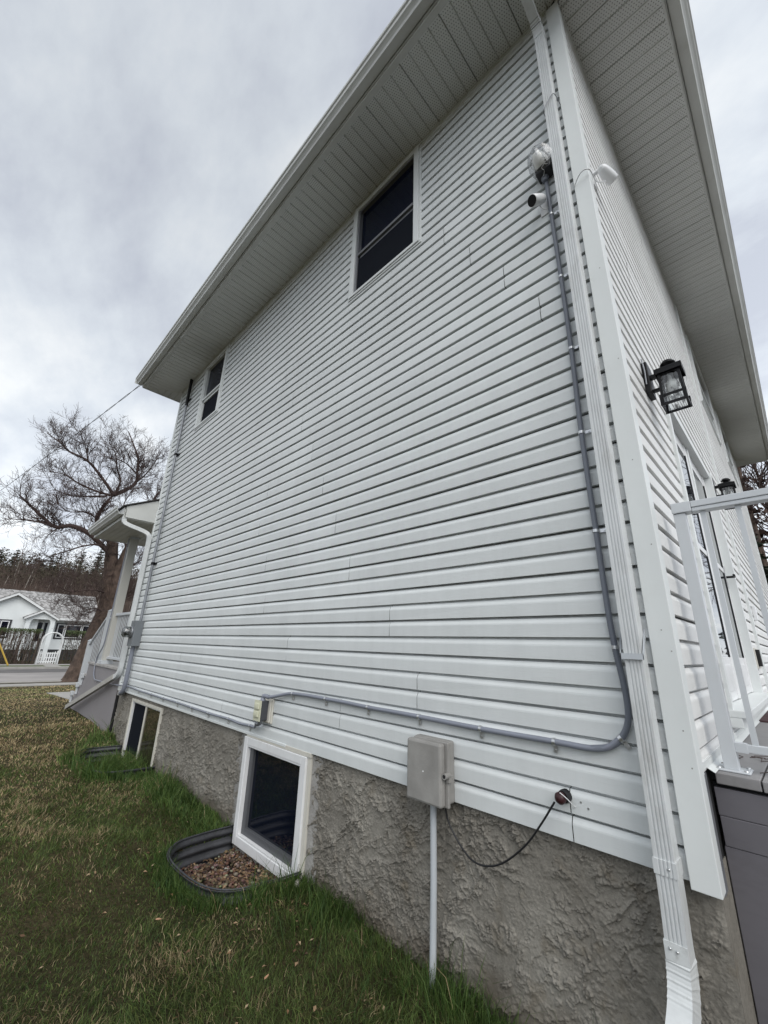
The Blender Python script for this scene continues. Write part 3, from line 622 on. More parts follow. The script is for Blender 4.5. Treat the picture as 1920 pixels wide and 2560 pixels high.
# near basement window: x -3.64..-2.715
def basement1():
    u0, u1, z0, z1 = -3.625, -2.715, -.035, .735
    fr = MB(); D = .012
    B = .058
    F = FS
    fr.wbox(F, u0, u0+B*.95, -.08, D, z0, z1); fr.wbox(F, u1-B, u1, -.08, D, z0, z1)
    fr.wbox(F, u0+B*.95, u1-B, -.08, D-.0006, z1-B, z1); fr.wbox(F, u0+B*.95, u1-B, -.08, D-.0006, z0, z0+.065)
    frame = fr.build('window_frame', 'win_white', house, bevel=.004)
    h = MB(); h.wbox(F, u0+.02, u1+.045, -.03, .004, z1+.002, z1+.030); h.wbox(F, u1+.002, u1+.040, -.03, -.004, z0+.02, z1+.0015); h.build('head_trim', 'win_beige', house, bevel=.002)
    s = MB(); a, c, lo, hi = u0+B*.95, u1-B, z0+.065, z1-B
    s.wbox(F, a, a+.012, -.06, D-.004, lo, hi); s.wbox(F, c-.012, c, -.06, D-.004, lo, hi); s.wbox(F, a+.012, c-.012, -.06, D-.005, hi-.012, hi); s.wbox(F, a+.012, c-.012, -.06, D-.005, lo, lo+.012)
    s.build('inner_frame', 'win_white', frame)
    s = MB(); a += .012; c -= .012; lo += .012; hi -= .012
    s.wbox(F, a, a+.055, -.06, -.02, lo, hi); s.wbox(F, c-.012, c, -.06, -.02, lo, hi); s.wbox(F, a+.055, c-.012, -.06, -.021, hi-.015, hi); s.wbox(F, a+.055, c-.012, -.06, -.021, lo, lo+.05)
    s.build('sash', mat('dark_grey_sash', (.085,.088,.095), .4), frame, bevel=.002)
    g = MB(); g.wbox(F, a, c, -.055, -.045, lo, hi); g.build('glass', 'glass', frame)
    p = MB(); F2 = FS
    
    rr = random.Random(4)
    for (a_, c_, wv_) in ((u0-.17, u0-.002, 0), (u1+.042, u1+.13, 1)):
        zs_ = [-.2+.95*q/16 for q in range(17)]; off_ = [rr.uniform(-.025,.03) for _ in zs_]
        vv = []
        for q, z_ in enumerate(zs_):
            xo = (a_+off_[q], c_) if wv_ == 0 else (a_, c_+off_[q]); vv += [(xo[0], .034 if wv_ == 0 else .020, z_), (xo[1], .020 if wv_ == 0 else .034, z_)]
        p.add(vv, [(2*q, 2*q+1, 2*q+3, 2*q+2) for q in range(16)])
    p.wbox(F2, u0, u1+.04, -.034, -.022, -.2, z0-.002)
    p.build('render_patch', 'stucco_patch', house)
basement1()
def basement2():
    u0, u1, z0, z1 = -6.97, -5.765, -.03, .705
    fr = MB(); D = -.008; B = .032; F = FS
    fr.wbox(F, u0, u0+B, -.09, D, z0, z1); fr.wbox(F, u1-B, u1, -.09, D, z0, z1); fr.wbox(F, u0+B, u1-B, -.09, D-.0006, z1-B, z1); fr.wbox(F, u0+B, u1-B, -.09, D-.0006, z0, z0+B)
    um = (u0+u1)/2
    fr.wbox(F, um-.018, um+.014, -.034, D-.012, z0+B, z1-B)
    frame = fr.build('window_frame', 'win_beige', house, bevel=.003)
    s = MB(); s.wbox(F, u0+B, u0+B+.015, -.07, D-.01, z0+B, z1-B); s.wbox(F, u1-B-.012, u1-B, -.07, D-.01, z0+B, z1-B); s.wbox(F, u0+B+.015, um-.023, -.07, D-.011, z1-B-.012, z1-B); s.wbox(F, um+.021, u1-B-.013, -.07, D-.02, z1-B-.014, z1-B)
    s.build('sash', 'win_white', frame)
    g = MB(); g.wbox(F, um+.012, u1-B, -.038, -.032, z0+B, z1-B); g.build('glass', mat('lawn_reflection_glass', (.040, .036, .022), .03, spec=.9, var=.35, vscale=4), frame)  # reflection of the lawn put into this pane's base colour
    g = MB(); g.wbox(F, u0+B, um-.016, -.05, -.045, z0+B, z1-B); g.build('screen', 'screen', frame)
basement2()

# ------------------------------------------------------------------ patio doors
def doors():
    F = FB; u0, u1, z0, z1 = DOOR
    fr = MB()
    fr.wbox(F, u0, u0+.05, -.12, .018, z0, z1); fr.wbox(F, u1-.05, u1, -.12, .030, z0, z1); fr.wbox(F, u0+.05, u1-.05, -.12, .017, z1-.05, z1)
    um = (u0+u1)/2+.02
    fr.wbox(F, um-.02, um+.03, -.12, -.02, z0+.06, z1-.05)
    d = fr.build('door_frame', 'trim', house, bevel=.003)
    s = MB(); s.wbox(F, u0-.02, u1+.02, -.12, .085, z0-.0, z0+.035); s.wbox(F, u0-.02, u1+.02, -.02, .05, z0-.05, z0-.001); s.build('sill', 'trim', d, bevel=.003)
    for (a, c) in ((u0+.05, um-.02), (um+.03, u1-.05)):
        l_ = MB(); zb, zt = z0+.04, z1-.05; S = .10; gb, gt = zb+.27, zt-.11
        l_.wbox(F, a, a+S, -.075, -.030, zb, zt); l_.wbox(F, c-S, c, -.075, -.030, zb, zt); l_.wbox(F, a+S, c-S, -.075, -.0355, zb, gb); l_.wbox(F, a+S, c-S, -.075, -.0355, gt, zt)
        for q in (0,):
            l_.wbox(F, a+S+.05, c-S-.05, -.036, -.030, zb+.06, gb-.05)
        door = l_.build('door', 'win_white', house, bevel=.003)
        g = MB(); g.wbox(F, a+S, c-S, -.046, -.036, gb, gt); g.build('glass', 'glass_sky', door)
        m_ = MB(); m_.wbox(F, a+S+.001, c-S-.001, -.0358, -.031, gb+.72, gb+.76); m_.build('glass_bar', 'win_white', door)
        e_ = MB(); e_.wbox(F, a+S, a+S+.004, -.056, -.0325, gb, gt); e_.wbox(F, c-S-.006, c-S, -.056, -.0295, gb, gt); e_.build('glazing_seal', 'blackplastic', door)
        if a > 1.8:
            h = MB(); h.wbox(F, c-.075, c-.035, -.036, -.028, 2.10, 2.30); h.build('handle_plate', 'metal', door)
            h = MB(); h.tube([F(c-.055, -.03, 2.2), F(c-.055, .03, 2.2), F(c-.16, .035, 2.2)], .010, 8); h.build('handle', 'black', door)
doors()

# ------------------------------------------------------------------ near downspout (part of the house)
def rect_prof(w, d, ribs=True):
    # a across the face, b outward (face at b = d/2)
    p = [(-w/2, -d/2), (w/2, -d/2), (w/2, d/2)]
    if ribs:
        for c in (.016, .004, -.008, -.020):
            p += [(c+.0035, d/2), (c+.0015, d/2-.0035), (c-.0015, d/2-.0035), (c-.0035, d/2)]
    p += [(-w/2, d/2)]
    return p
dsx, dsy = -.500, -.058
b = MB(); pf = rect_prof(.062, .072)
b.sweep(pf, [(dsx, dsy, .80), (dsx, dsy, 2.9), (dsx, dsy, 5.74)], [(0,-1,0)]*3)
ds = b.build('downspout', 'downspout', house, bevel=0)
b = MB(); b.sweep(rect_prof(.070, .080), [(dsx, dsy, .79), (dsx, dsy, .835)], [(0,-1,0)]*2); b.build('coupling', 'downspout', ds)
b = MB(); b.sweep(rect_prof(.064, .074), [(dsx, dsy, .80), (dsx, dsy, .70), (dsx-.003, dsy, .565)], [(0,-1,0)]*3); b.build('lower_section', 'downspout', ds)
# corrugated lower elbow turning away from the wall
b = MB(); pts = [(dsx-.004, dsy, .61)]; ups = [(0,-1,0)]; sc_ = [1.0]
cxp, rad_ = Vector((dsx-.004, dsy, .560)), .16
pts.append(tuple(cxp)); ups.append((0,-1,0)); sc_.append(1.0)
dirv = Vector((-.07, -.99, 0)).normalized(); p = cxp.copy(); a = 0
NB = 26
for i in range(NB):
    a = R(52)*(i+1)/NB; step = .0068; t = Vector((0,0,-1))*math.cos(a)+dirv*math.sin(a); p = p+t*step
    pts.append(tuple(p)); ups.append(tuple(dirv*math.cos(a)*1.0+Vector((0,0,1))*math.sin(a))); sc_.append(1.0+(.028 if i % 4 == 0 else -.012 if i % 4 == 1 else 0)*(1 if i < 20 else 0))
for i in range(3):
    p = p+t*.02; pts.append(tuple(p)); ups.append(ups[-1]); sc_.append(1.0)
b.sweep(rect_prof(.067, .078, False), pts, ups, scales=sc_); b.build('elbow', 'elbow', ds)
b = MB(); p2 = [tuple(p-t*.02)]+[tuple(p+t*q) for q in (.3, .7, 1.0)]; b.sweep(rect_prof(.072, .084), p2, [ups[-1]]*4); b.build('outlet_section', 'elbow', ds)
# upper elbow out to the eave gutter
b = MB(); q0 = [(dsx, dsy, 5.72)]; u0_ = [(0,-1,0)]; s0 = [1.02]
NB = 18; p = Vector((dsx, dsy, 5.74))
for i in range(NB):
    a = R(66)*(i+1)/NB; tt = Vector((0,0,1))*math.cos(a)+Vector((0,-1,0))*math.sin(a); p = p+tt*.0075
    q0.append(tuple(p)); u0_.append((0,-math.cos(a), math.sin(a))); s0.append(1.0+(.05 if i % 3 == 0 else -.02 if i % 3 == 1 else 0))
b.sweep(rect_prof(.064, .074, False), q0, u0_, scales=s0); b.build('elbow', 'downspout', ds)
b = MB(); b.sweep(rect_prof(.060, .070, False), [q0[-1], (dsx, -.60, ZS-.01), (dsx, -.66, ZS+.04)], [(0,-.4,.9)]*3); b.build('outlet_section', 'downspout', ds)
b = MB(); b.box(dsx-.042, -.104, 1.485, dsx+.040, -.100, 1.507)
b.add([(dsx-.042,-.104,1.485),(dsx-.042,-.104,1.507),(dsx-.060,.0,1.60),(dsx-.060,.0,1.565),(dsx-.0395,-.104,1.485),(dsx-.0395,-.104,1.507),(dsx-.057,.0,1.60),(dsx-.057,.0,1.565)], [(0,1,2,3),(4,7,6,5),(0,4,5,1),(2,6,7,3),(1,5,6,2),(0,3,7,4)])
b.add([(dsx+.040,-.104,1.485),(dsx+.040,-.104,1.507),(dsx+.034,.0,1.61),(dsx+.034,.0,1.575),(dsx+.0375,-.104,1.485),(dsx+.0375,-.104,1.507),(dsx+.0315,.0,1.61),(dsx+.0315,.0,1.575)], [(0,1,2,3),(4,7,6,5),(0,4,5,1),(2,6,7,3),(1,5,6,2),(0,3,7,4)])
b.build('strap', 'pvc_white', ds)
for (x, z) in ((dsx+.012, .813), (dsx-.02, .592), (dsx+.0, .590)):
    b = MB(); b.lathe((x, dsy-.040, z), (0,-1,0), [(.0045,0),(.0045,.002),(.002,.004)], 8); b.build('screw', 'metal', ds)

# ------------------------------------------------------------------ conduits with clips
def clip(b, p, axis, r, foot):
    """strap clip round a pipe at p; axis = pipe direction; foot = side the screw tab points to"""
    p = Vector(p); b.tube([p-Vector(axis)*.007, p+Vector(axis)*.007], r+.003, 14)
    f = Vector(foot); c = p+f*(r+.016)+Vector((0, r*.6, 0)); a = Vector(axis)
    vs = []
    for s1 in (-.016, .016):
        for s2 in (-.008, .008):
            for s3 in (-.001, .002): vs.append(c+f*s1+a*s2+Vector((0,-s3,0)))
    b.add(vs, [(0,1,3,2),(4,6,7,5),(0,4,5,1),(2,3,7,6),(0,2,6,4),(1,5,7,3)])
    b.lathe(c+f*.005+Vector((0,-.002,0)), (0,-1,0), [(.0045,0),(.0045,.003)], 8)

cd = thing('grey_conduit', (-.6, 0, 1.13), 'long grey flexible conduit running down beside the downspout and across to the outlet box', 'conduit')
r = .0125; yc = -.018
vert = [(-.604, yc, 4.40), (-.600, yc, 4.10), (-.594, yc, 3.58), (-.592, yc, 3.07), (-.599, yc, 2.56), (-.594, yc, 2.04), (-.590, yc, 1.70), (-.583, yc, 1.53), (-.570, yc, 1.40), (-.566, yc, 1.31), (-.575, yc, 1.24), (-.605, yc, 1.185), (-.655, yc, 1.145), (-.73, yc, 1.127)]
horiz = [(-.88, yc, 1.127), (-1.256, yc, 1.125), (-1.659, yc, 1.130), (-1.85, yc, 1.131), (-2.086, yc, 1.131), (-2.3, yc, 1.136), (-2.527, yc, 1.137), (-2.75, yc, 1.138), (-2.955, yc-.002, 1.132), (-3.06, -.026, 1.116), (-3.17, -.040, 1.093), (-3.235, -.052, 1.082)]
pth = smooth_path(vert, 14); rd = [r*(1+(.05 if i % 2 else -.03)) if pth[i][2] < 3.4 and pth[i][2] > 1.2 else r for i in range(len(pth))]
# fine ribs on the flexible part
fine = []; fr_ = []
for i in range(len(pth)-1):
    seg = (pth[i+1]-pth[i]).length; m_ = max(1, int(seg/.0045)) if 1.16 < pth[i].z < 3.5 else 1
    for j in range(m_): fine.append(pth[i].lerp(pth[i+1], j/m_)); fr_.append(r*(1.06 if (len(fine) % 2) else .93) if m_ > 1 else r)
fine.append(pth[-1]); fr_.append(r)
b = MB(); b.tube(fine, fr_, 12); b.build('riser_tube', 'flex', cd)
b = MB(); b.tube(smooth_path([vert[-3], vert[-2], vert[-1]]+horiz, 10), .0128, 14); b.build('run_tube', 'pvc_grey', cd)
for z in (1.53, 2.043, 2.56, 3.073, 3.583, 4.094):
    b = MB(); x = np.interp(z, [v[2] for v in vert[::-1]], [v[0] for v in vert[::-1]]); clip(b, (x, yc, z), (0,0,1), r, (1,0,0)); b.build('clip', 'metal', cd)
for x in (-.882, -1.256, -1.659, -2.086, -2.527, -2.945):
    b = MB(); clip(b, (x, yc, np.interp(-x, [-h[0] for h in horiz], [h[2] for h in horiz])), (1,0,0), r, (0,0,-1)); b.build('clip', 'metal', cd)
b = MB(); clip(b, (-.607, yc, 1.183), Vector((-.75,0,-.55)).normalized(), r, Vector((.55,0,-.75)).normalized()); b.build('clip', 'metal', cd)

cd2 = thing('grey_conduit', (-5.5, 0, .83), 'thin grey conduit along the bottom edge of the siding, bending up the porch post', 'conduit')
hp = [(-3.375, -.06, .868), (-3.41, -.045, .838), (-3.46, -.03, .827), (-3.548, yc, .826), (-3.73, yc, .819), (-3.96, yc, .826), (-4.4, yc, .822), (-5.235, yc, .830), (-5.71, yc, .829), (-6.16, yc, .831), (-6.676, yc, .833), (-7.09, yc, .842), (-7.3, yc-.01, .842), (-7.557, -.045, .828), (-7.75, -.045, .820), (-8.0, -.035, .806), (-8.6, -.025, .797), (-9.12, -.022, .79), (-9.25, -.022, .81), (-9.36, -.022, .87), (-9.42, -.022, .97), (-9.43, -.022, 1.08), (-9.36, -.022, 1.20), (-9.22, -.022, 1.31), (-9.13, -.022, 1.42), (-9.115, -.022, 1.7), (-9.115, -.02, 2.6), (-9.115, -.02, 3.38)]
b = MB(); b.tube(smooth_path(hp, 6), .0105, 10); b.build('tube', 'pvc_grey', cd2)
for x in (-3.548, -3.96, -4.4, -4.82, -5.235, -5.712, -6.162, -6.676):
    b = MB(); clip(b, (x, yc, np.interp(-x, [-h[0] for h in hp[3:13]], [h[2] for h in hp[3:13]])), (1,0,0), .0105, (0,0,-1)); b.build('clip', 'metal', cd2)
for p_ in ((-9.43, -.022, 1.02), (-9.12,-.022,.79), (-9.115, -.022, 1.86)):
    b = MB(); clip(b, p_, (0,0,1) if p_[0] != -9.12 else (1,0,0), .0105, (1,0,0) if p_[0] != -9.12 else (0,0,-1)); b.build('clip', 'metal', cd2)

# ------------------------------------------------------------------ outlet box
ob = thing('outlet_box', (-3.30, 0, .97), 'small outlet box with ivory double cover, above the near basement window', 'outlet box')
b = MB(); b.box(-3.41, -.016, .880, -3.225, .0, 1.062); b.box(-3.40, -.030, .888, -3.235, -.016, 1.052); b.build('mounting_block', 'win_beige', ob, bevel=.004)
b = MB(); b.box(-3.355, -.098, .905, -3.262, -.030, 1.050); b.build('box_body', 'panelgrey', ob, bevel=.004)
b = MB(); b.box(-3.362, -.104, .900, -3.255, -.098, 1.055); b.build('cover_plate', 'outlet', ob, bevel=.002)
for z in (.930, .988):
    b = MB(); b.box(-3.345, -.116, z, -3.272, -.104, z+.045); o_ = b.build('flap', 'outlet', ob, bevel=.004)
    b = MB(); b.box(-3.330, -.119, z+.012, -3.290, -.1161, z+.033); b.build('flap_ridge', 'outlet', o_, bevel=.001)
b = MB(); b.lathe((-3.305, -.062, 1.050), (0,0,1), [(.021,0),(.021,.012),(.017,.014),(.017,.032),(.020,.036)], 14); b.tube([(-3.305,-.062,1.083), (-3.28,-.060,1.088), (-3.235,-.052,1.082)], .017, 12); b.build('top_fitting', 'pvc_grey', ob)
b = MB(); b.lathe((-3.315, -.062, .905), (0,0,-1), [(.021,0),(.021,.014),(.016,.018),(.015,.03)], 14); b.tube([(-3.315,-.062,.878),(-3.335,-.062,.868),(-3.375,-.06,.868)], .015, 12); b.build('bottom_fitting', 'galv', ob)

# ------------------------------------------------------------------ weathered service box
sb = thing('service_box', (-1.56, 0, .9), 'weathered grey plastic telephone service box with a side latch, where siding meets stucco', 'service box')
b = MB(); b.box(-1.665, -.050, .762, -1.430, -.002, 1.043); b.build('back_shell', 'box', sb, bevel=.010)
b = MB(); b.box(-1.655, -.068, .748, -1.425, -.050, 1.040); b.build('rim', 'box', sb, bevel=.005)
b = MB(); b.prism([(-1.668,.752),(-1.440,.752),(-1.440,1.036),(-1.668,1.036)], 1, -.112, -.068); b.build('lid', 'box', sb, bevel=.012)
b = MB(); b.lathe((-1.424, -.105, .895), (0,1,0), [(.014,0),(.014,.045),(.010,.047)], 14); b.box(-1.436, -.075, .862, -1.412, -.048, .897); l_ = b.build('latch', 'box', sb, bevel=.003)
b = MB(); b.lathe((-1.424, -.1055, .895), (0,1,0), [(.009,0),(.009,.001)], 12); b.build('latch_socket', 'dark', l_)
b = MB(); b.lathe((-1.553, -.1125, .895), (0,-1,0), [(.004,0),(.0035,.001)], 10); b.build('moulding_mark', 'win_white', sb)
b = MB(); b.box(-1.60, -.045, .735, -1.50, -.0, .763); b.build('cable_entry', 'dark', sb)

pp = MB(); pp.tube([(-1.557, -.022, .745), (-1.558, -.022, .4), (-1.566, -.024, .0), (-1.567, -.025, -.25)], .0165, 16)
tag(pp.build('utility_pipe', 'pvc_white'), 'pale grey plastic pipe rising from the grass up the stucco to the service box', 'pipe')
cb = MB(); cb.tube(smooth_path([(-1.475,-.03,.765),(-1.472,-.022,.703),(-1.448,-.02,.655),(-1.395,-.02,.600),(-1.325,-.022,.560),(-1.243,-.025,.565),(-1.150,-.03,.612),(-1.040,-.038,.708),(-.955,-.048,.812),(-.888,-.056,.905)], 10), .0042, 8)
tag(cb.build('black_cable', 'blackplastic'), 'thin black cable drooping over the stucco from service box to cable plug', 'cable')
pl = thing('cable_plug', (-.86, 0, .93), 'black and dark red weatherproof cable plug poking out of the siding near the downspout', 'plug')
b = MB(); b.lathe((-.858, .004, .926), Vector((-.25,-.95,-.12)), [(.025,0),(.026,.016),(.024,.028)], 18); b.build('socket_ring', 'blackplastic', pl)
b = MB(); b.lathe((-.866, -.028, .922), Vector((-.25,-.95,-.12)), [(.022,0),(.023,.018),(.017,.026),(.007,.030)], 18); b.build('plug_body', 'darkred', pl)
b = MB(); b.tube(smooth_path([(-.862,-.055,.945),(-.840,-.04,.925),(-.826,-.02,.902),(-.822,-.004,.893)],5), .0022, 6); b.build('tie_wire', 'camwhite', pl)
for (x, z, lab) in ((-.800,.915,'screw left in the siding just right of the cable plug'),(-.772,.899,'screw left in the siding farther right of the cable plug, near the downspout')):
    sw = MB(); sw.lathe((x, 0, z), (0,-1,0), [(.0045,0),(.004,.0025)], 8); tag(sw.build('screw', 'metal'), lab, 'screw', 'screws left beside the cable plug')

# ------------------------------------------------------------------ security cameras, wrapped lamp
def seccam(loc, aim, plate_n, name_label, up=(0,0,1)):
    t = thing('security_camera', loc, name_label, 'security camera', 'white bullet cameras high on the house corner')
    L0 = Vector(loc); n_ = Vector(plate_n); A = Vector(aim).normalized()
    b = MB(); side = n_.cross(Vector((0,0,1)))
    c0 = L0-side*.0; vs = []
    for s1 in (-.028, .028):
        for s3 in (0, .006):
            for s2 in (-.075, .075): vs.append(L0+side*s1+n_*s3+Vector((0,0,s2)))
    b.add(vs, [(0,1,3,2),(4,6,7,5),(0,4,5,1),(2,3,7,6),(0,2,6,4),(1,5,7,3)]); b.build('mounting_plate', 'camwhite', t, bevel=.004)
    bc = L0+n_*.066+A*.01
    b = MB(); b.tube(smooth_path([L0+n_*.004+Vector((0,0,.04)), L0+n_*.04+Vector((0,0,.045)), bc-A*.045+Vector((0,0,.012))], 5), .012, 10)
    b.build('arm', 'camwhite', t); b = MB(); b.lathe(bc-A*.055, A, [(.006,0),(.020,.006),(.025,.018),(.022,.03)], 16); b.build('ball_joint', 'camwhite', t)
    b = MB(); b.lathe(bc-A*.05, A, [(.010,0),(.024,.008),(.029,.022),(.033,.05),(.035,.085),(.035,.115),(.033,.117)], 24); bd = b.build('camera_body', 'camwhite', t)
    b = MB(); b.lathe(bc-A*.05, A, [(.0325,.1172),(.029,.119),(.027,.1185)], 24); b.build('lens', 'black', bd)
    return t, bc
seccam((-.640, 0, 4.22), (-.38, -.72, -.55), (0,-1,0), 'white security camera with black lens, just below the plastic-wrapped lamp')
t_, bc = seccam((XB, .15, 4.36), (.30, .80, -.40), (1,0,0), 'white bullet security camera on the back wall, right of the corner board')
b = MB(); b.tube(smooth_path([(-.452,-.014,4.19),(-.40,-.045,4.22),(-.355,-.03,4.22),(-.345,.05,4.20),(-.31,.12,4.24)], 8), .0035, 6)
tag(b.build('camera_cable', 'camwhite'), 'thin white cable looping round the corner board to the camera on the back wall', 'cable')
b = MB(); b.tube(smooth_path([(-.655,-.06,4.20),(-.63,-.03,4.16),(-.58,-.02,4.17),(-.545,-.02,4.20)], 6), .003, 6)
tag(b.build('camera_cable', 'camwhite'), 'short white cable from the lower camera crossing behind the grey conduit', 'cable')
b = MB(); b.tube(smooth_path([(-.545,-.02,4.955),(-.537,-.10,4.90),(-.50,-.104,4.955),(-.462,-.09,5.00),(-.452,-.01,4.98)], 6), .0028, 6)
tag(b.build('tie_wire', 'galv'), 'thin wire tied round the upper part of the near downspout', 'wire')

wl = thing('wrapped_lamp', (-.595, 0, 4.5), 'lamp wrapped in crinkled clear plastic at the top of the grey conduit', 'lamp')
b = MB(); b.box(-.645, -.085, 4.42, -.545, -.004, 4.52); b.build('junction_box', 'blackplastic', wl, bevel=.006)
b = MB(); b.lathe((-.604, -.030, 4.425), (0,0,-1), [(.024,0),(.024,.012),(.018,.016),(.018,.04)], 14); b.build('conduit_fitting', 'flex', wl)
b = MB(); b.lathe((-.598, -.085, 4.48), Vector((-.15,-.75,.55)), [(.045,-.01),(.048,.0),(.040,.045),(.020,.075)], 16); b.build('lamp_bulb', 'bulb', wl)
b = MB(); ax = Vector((-.15,-.7,.6)).normalized(); u = ax.orthogonal().normalized(); w_ = ax.cross(u); vs = []; rr = random.Random(3); c0 = Vector((-.595,-.045,4.50)); nn = 22
prf = [(.052,-.055),(.074,-.03),(.080,.0),(.082,.035),(.074,.075),(.056,.105),(.025,.125),(.004,.130)]
for (q, h) in prf:
    for j in range(nn): a = 2*math.pi*j/nn; k_ = 1+rr.uniform(-.09,.09); vs.append(c0+ax*(h+rr.uniform(-.005,.005))+(u*math.cos(a)+w_*math.sin(a))*q*k_)
b.add(vs, [(i*nn+j, i*nn+(j+1) % nn, (i+1)*nn+(j+1) % nn, (i+1)*nn+j) for i in range(len(prf)-1) for j in range(nn)]); b.build('plastic_wrap', 'wrap', wl)
b = MB()
for k in range(9):
    a0 = rr.uniform(0, 6.28); b.tube(smooth_path([c0+ax*(-.05+.02*q)+(u*math.cos(a0+q*.25*rr.choice((-1,1)))+w_*math.sin(a0+q*.25))*(.078 if q < 6 else .05) for q in range(8)], 2), .0018, 4)
b.build('wrap_folds', 'camwhite', wl)

# ------------------------------------------------------------------ lanterns on the back wall
def lantern(y, dz, label):
    t = thing('wall_lantern', (XB, y, 3.0+dz), label, 'lantern', 'black wall lanterns on the back wall')
    x = -.253; z = dz+.02
    b = MB(); b.box(XB, y-.055, 2.925+z, XB+.030, y+.055, 3.135+z); b.build('backplate', 'black', t, bevel=.004)
    b = MB(); b.box(XB+.028, y-.014, 3.035+z, x-.04, y+.014, 3.058+z); b.build('arm', 'black', t); b = MB(); b.box(XB+.028, y-.010, 2.945+z, x-.050, y+.010, 2.962+z); b.build('lower_arm', 'black', t)
    b = MB(); s = .066
    b.box(x-s, y-s, 3.040+z, x+s, y+s, 3.052+z)
    b.add([(x-s,y-s,3.052+z),(x+s,y-s,3.052+z),(x+s,y+s,3.052+z),(x-s,y+s,3.052+z)]+[(x+i*.034,y+j*.034,3.070+z) for i, j in ((-1,-1),(1,-1),(1,1),(-1,1))], [(0,1,5,4),(1,2,6,5),(2,3,7,6),(3,0,4,7),(4,5,6,7)])
    for (a, c, d, e) in ((x-s,y-s,x+s,y-s+.003),(x-s,y+s-.003,x+s,y+s),(x-s,y-s,x-s+.003,y+s),(x+s-.003,y-s,x+s,y+s)): b.box(a, c, 3.020+z, d, e, 3.041+z)
    b.build('roof', 'black', t)
    b = MB(); b.lathe((x, y, 3.07+z), (0,0,1), [(.022,0),(.022,.018),(.038,.022),(.038,.030),(.030,.034),(.028,.044)], 20); b.build('cap', 'black', t)
    b = MB()
    for sx in (-1,1):
        for sy in (-1,1):
            b.add([(x+sx*(.045)+i, y+sy*.045+j, 3.035+z) for i, j in ((-.0065,-.0065),(.0065,-.0065),(.0065,.0065),(-.0065,.0065))]+[(x+sx*.052+i, y+sy*.052+j, 2.82+z) for i, j in ((-.0065,-.0065),(.0065,-.0065),(.0065,.0065),(-.0065,.0065))], [(0,1,5,4),(1,2,6,5),(2,3,7,6),(3,0,4,7),(0,3,2,1),(4,5,6,7)])
    for zb, q, th in ((3.015, .050, .020), (2.872, .055, .013), (2.815, .061, .014)):
        for (a, c, d, e) in ((-q,-q,q,-q+.007),(-q,q-.007,q,q),(-q,-q+.007,-q+.007,q-.007),(q-.007,-q+.007,q,q-.007)): b.box(x+a, y+c, zb+z, x+d, y+e, zb+th+z)
    for sx, sy in ((-1,-1),(1,-1),(1,1),(-1,1)): b.box(x+sx*.058-.005, y+sy*.058-.005, 2.816+z, x+sx*.058+.005, y+sy*.058+.005, 2.884+z)
    b.build('cage', 'black', t)
    b = MB(); q0, q1 = .0445, .0515
    for sx, sy in ((1,0),(-1,0),(0,1),(0,-1)):
        if sx: b.add([(x+sx*q0,y-q0,3.02+z),(x+sx*q0,y+q0,3.02+z),(x+sx*q1,y+q1,2.82+z),(x+sx*q1,y-q1,2.82+z)], [(0,1,2,3)])
        else: b.add([(x-q0,y+sy*q0,3.02+z),(x+q0,y+sy*q0,3.02+z),(x+q1,y+sy*q1,2.82+z),(x-q1,y+sy*q1,2.82+z)], [(0,1,2,3)])
    b.build('glass_panes', 'seedglass', t)
    b = MB(); b.lathe((x, y, 3.03+z), (0,0,-1), [(.014,0),(.014,.035),(.020,.045),(.029,.070),(.030,.085),(.024,.105),(.010,.116)], 18); b.build('bulb', 'bulb', t)
    return t
lantern(.54, 0, 'larger looking black wall lantern with seeded glass, left of the patio doors')
lantern(3.02, .06, 'black wall lantern past the patio doors, partly hidden by the top rail')
b = MB(); b.tube([(XB+.012, .47, 3.17), (XB+.016, .475, 3.09), (XB+.012, .48, 3.0)], .004, 6); b.tube([(XB+.012, .485, 3.14), (XB+.014, .49, 3.0)], .003, 6)
tag(b.build('spare_wire', 'galv'), 'bent grey wires sticking out of the siding behind the nearer lantern', 'wire')
# vent and small boxes on the back wall
vb = thing('dryer_vent', (XB, 3.3, 1.5), 'beige vent hood with dark louvre low on the back wall beyond the patio doors', 'vent')
b = MB(); b.box(XB, 3.18, 1.42, XB+.02, 3.50, 1.60); b.build('vent_frame', 'win_beige', vb, bevel=.003)
b = MB(); b.box(XB+.02, 3.22, 1.44, XB+.045, 3.33, 1.585); b.build('louvre', 'dark', vb)
ol = MB(); ol.box(XB, 4.35, 1.92, XB+.035, 4.44, 2.08); tag(ol.build('outdoor_socket', 'camwhite', bevel=.006), 'small white weatherproof socket on the back wall beyond the casing strip', 'socket')

# ------------------------------------------------------------------ power service: mast, meter
ms = thing('service_mast', (-7.15, 0, 1.8), 'galvanised service mast running up the far corner of the side wall through the soffit', 'mast')
b = MB(); b.tube([(-7.15,-.045,1.77),(-7.15,-.045,6.6),(-7.15,-.05,6.98)], .021, 14); b.build('mast_pipe', 'galv', ms)
b = MB(); b.tube([(-7.145,-.045,5.55),(-7.145,-.045,6.12)], .027, 12); b.build('mast_sleeve', 'black', ms)
b = MB(); b.lathe((-7.15,-.05,6.95), (0,0,1), [(.03,0),(.05,.03),(.05,.08),(.02,.12)], 14); b.build('weatherhead', 'galv', ms)
for z in (5.68, 4.57, 2.65):
    b = MB(); b.tube([(-7.15,-.045,z-.02),(-7.15,-.045,z+.02)], .029, 12); b.box(-7.21,-.02,z-.015,-7.09,.0,z+.015); b.build('bracket', 'black', ms)
mt = thing('electric_meter', (-7.23, 0, 1.58), 'grey electricity meter box with round glass meter, between porch downspout and service mast', 'meter')
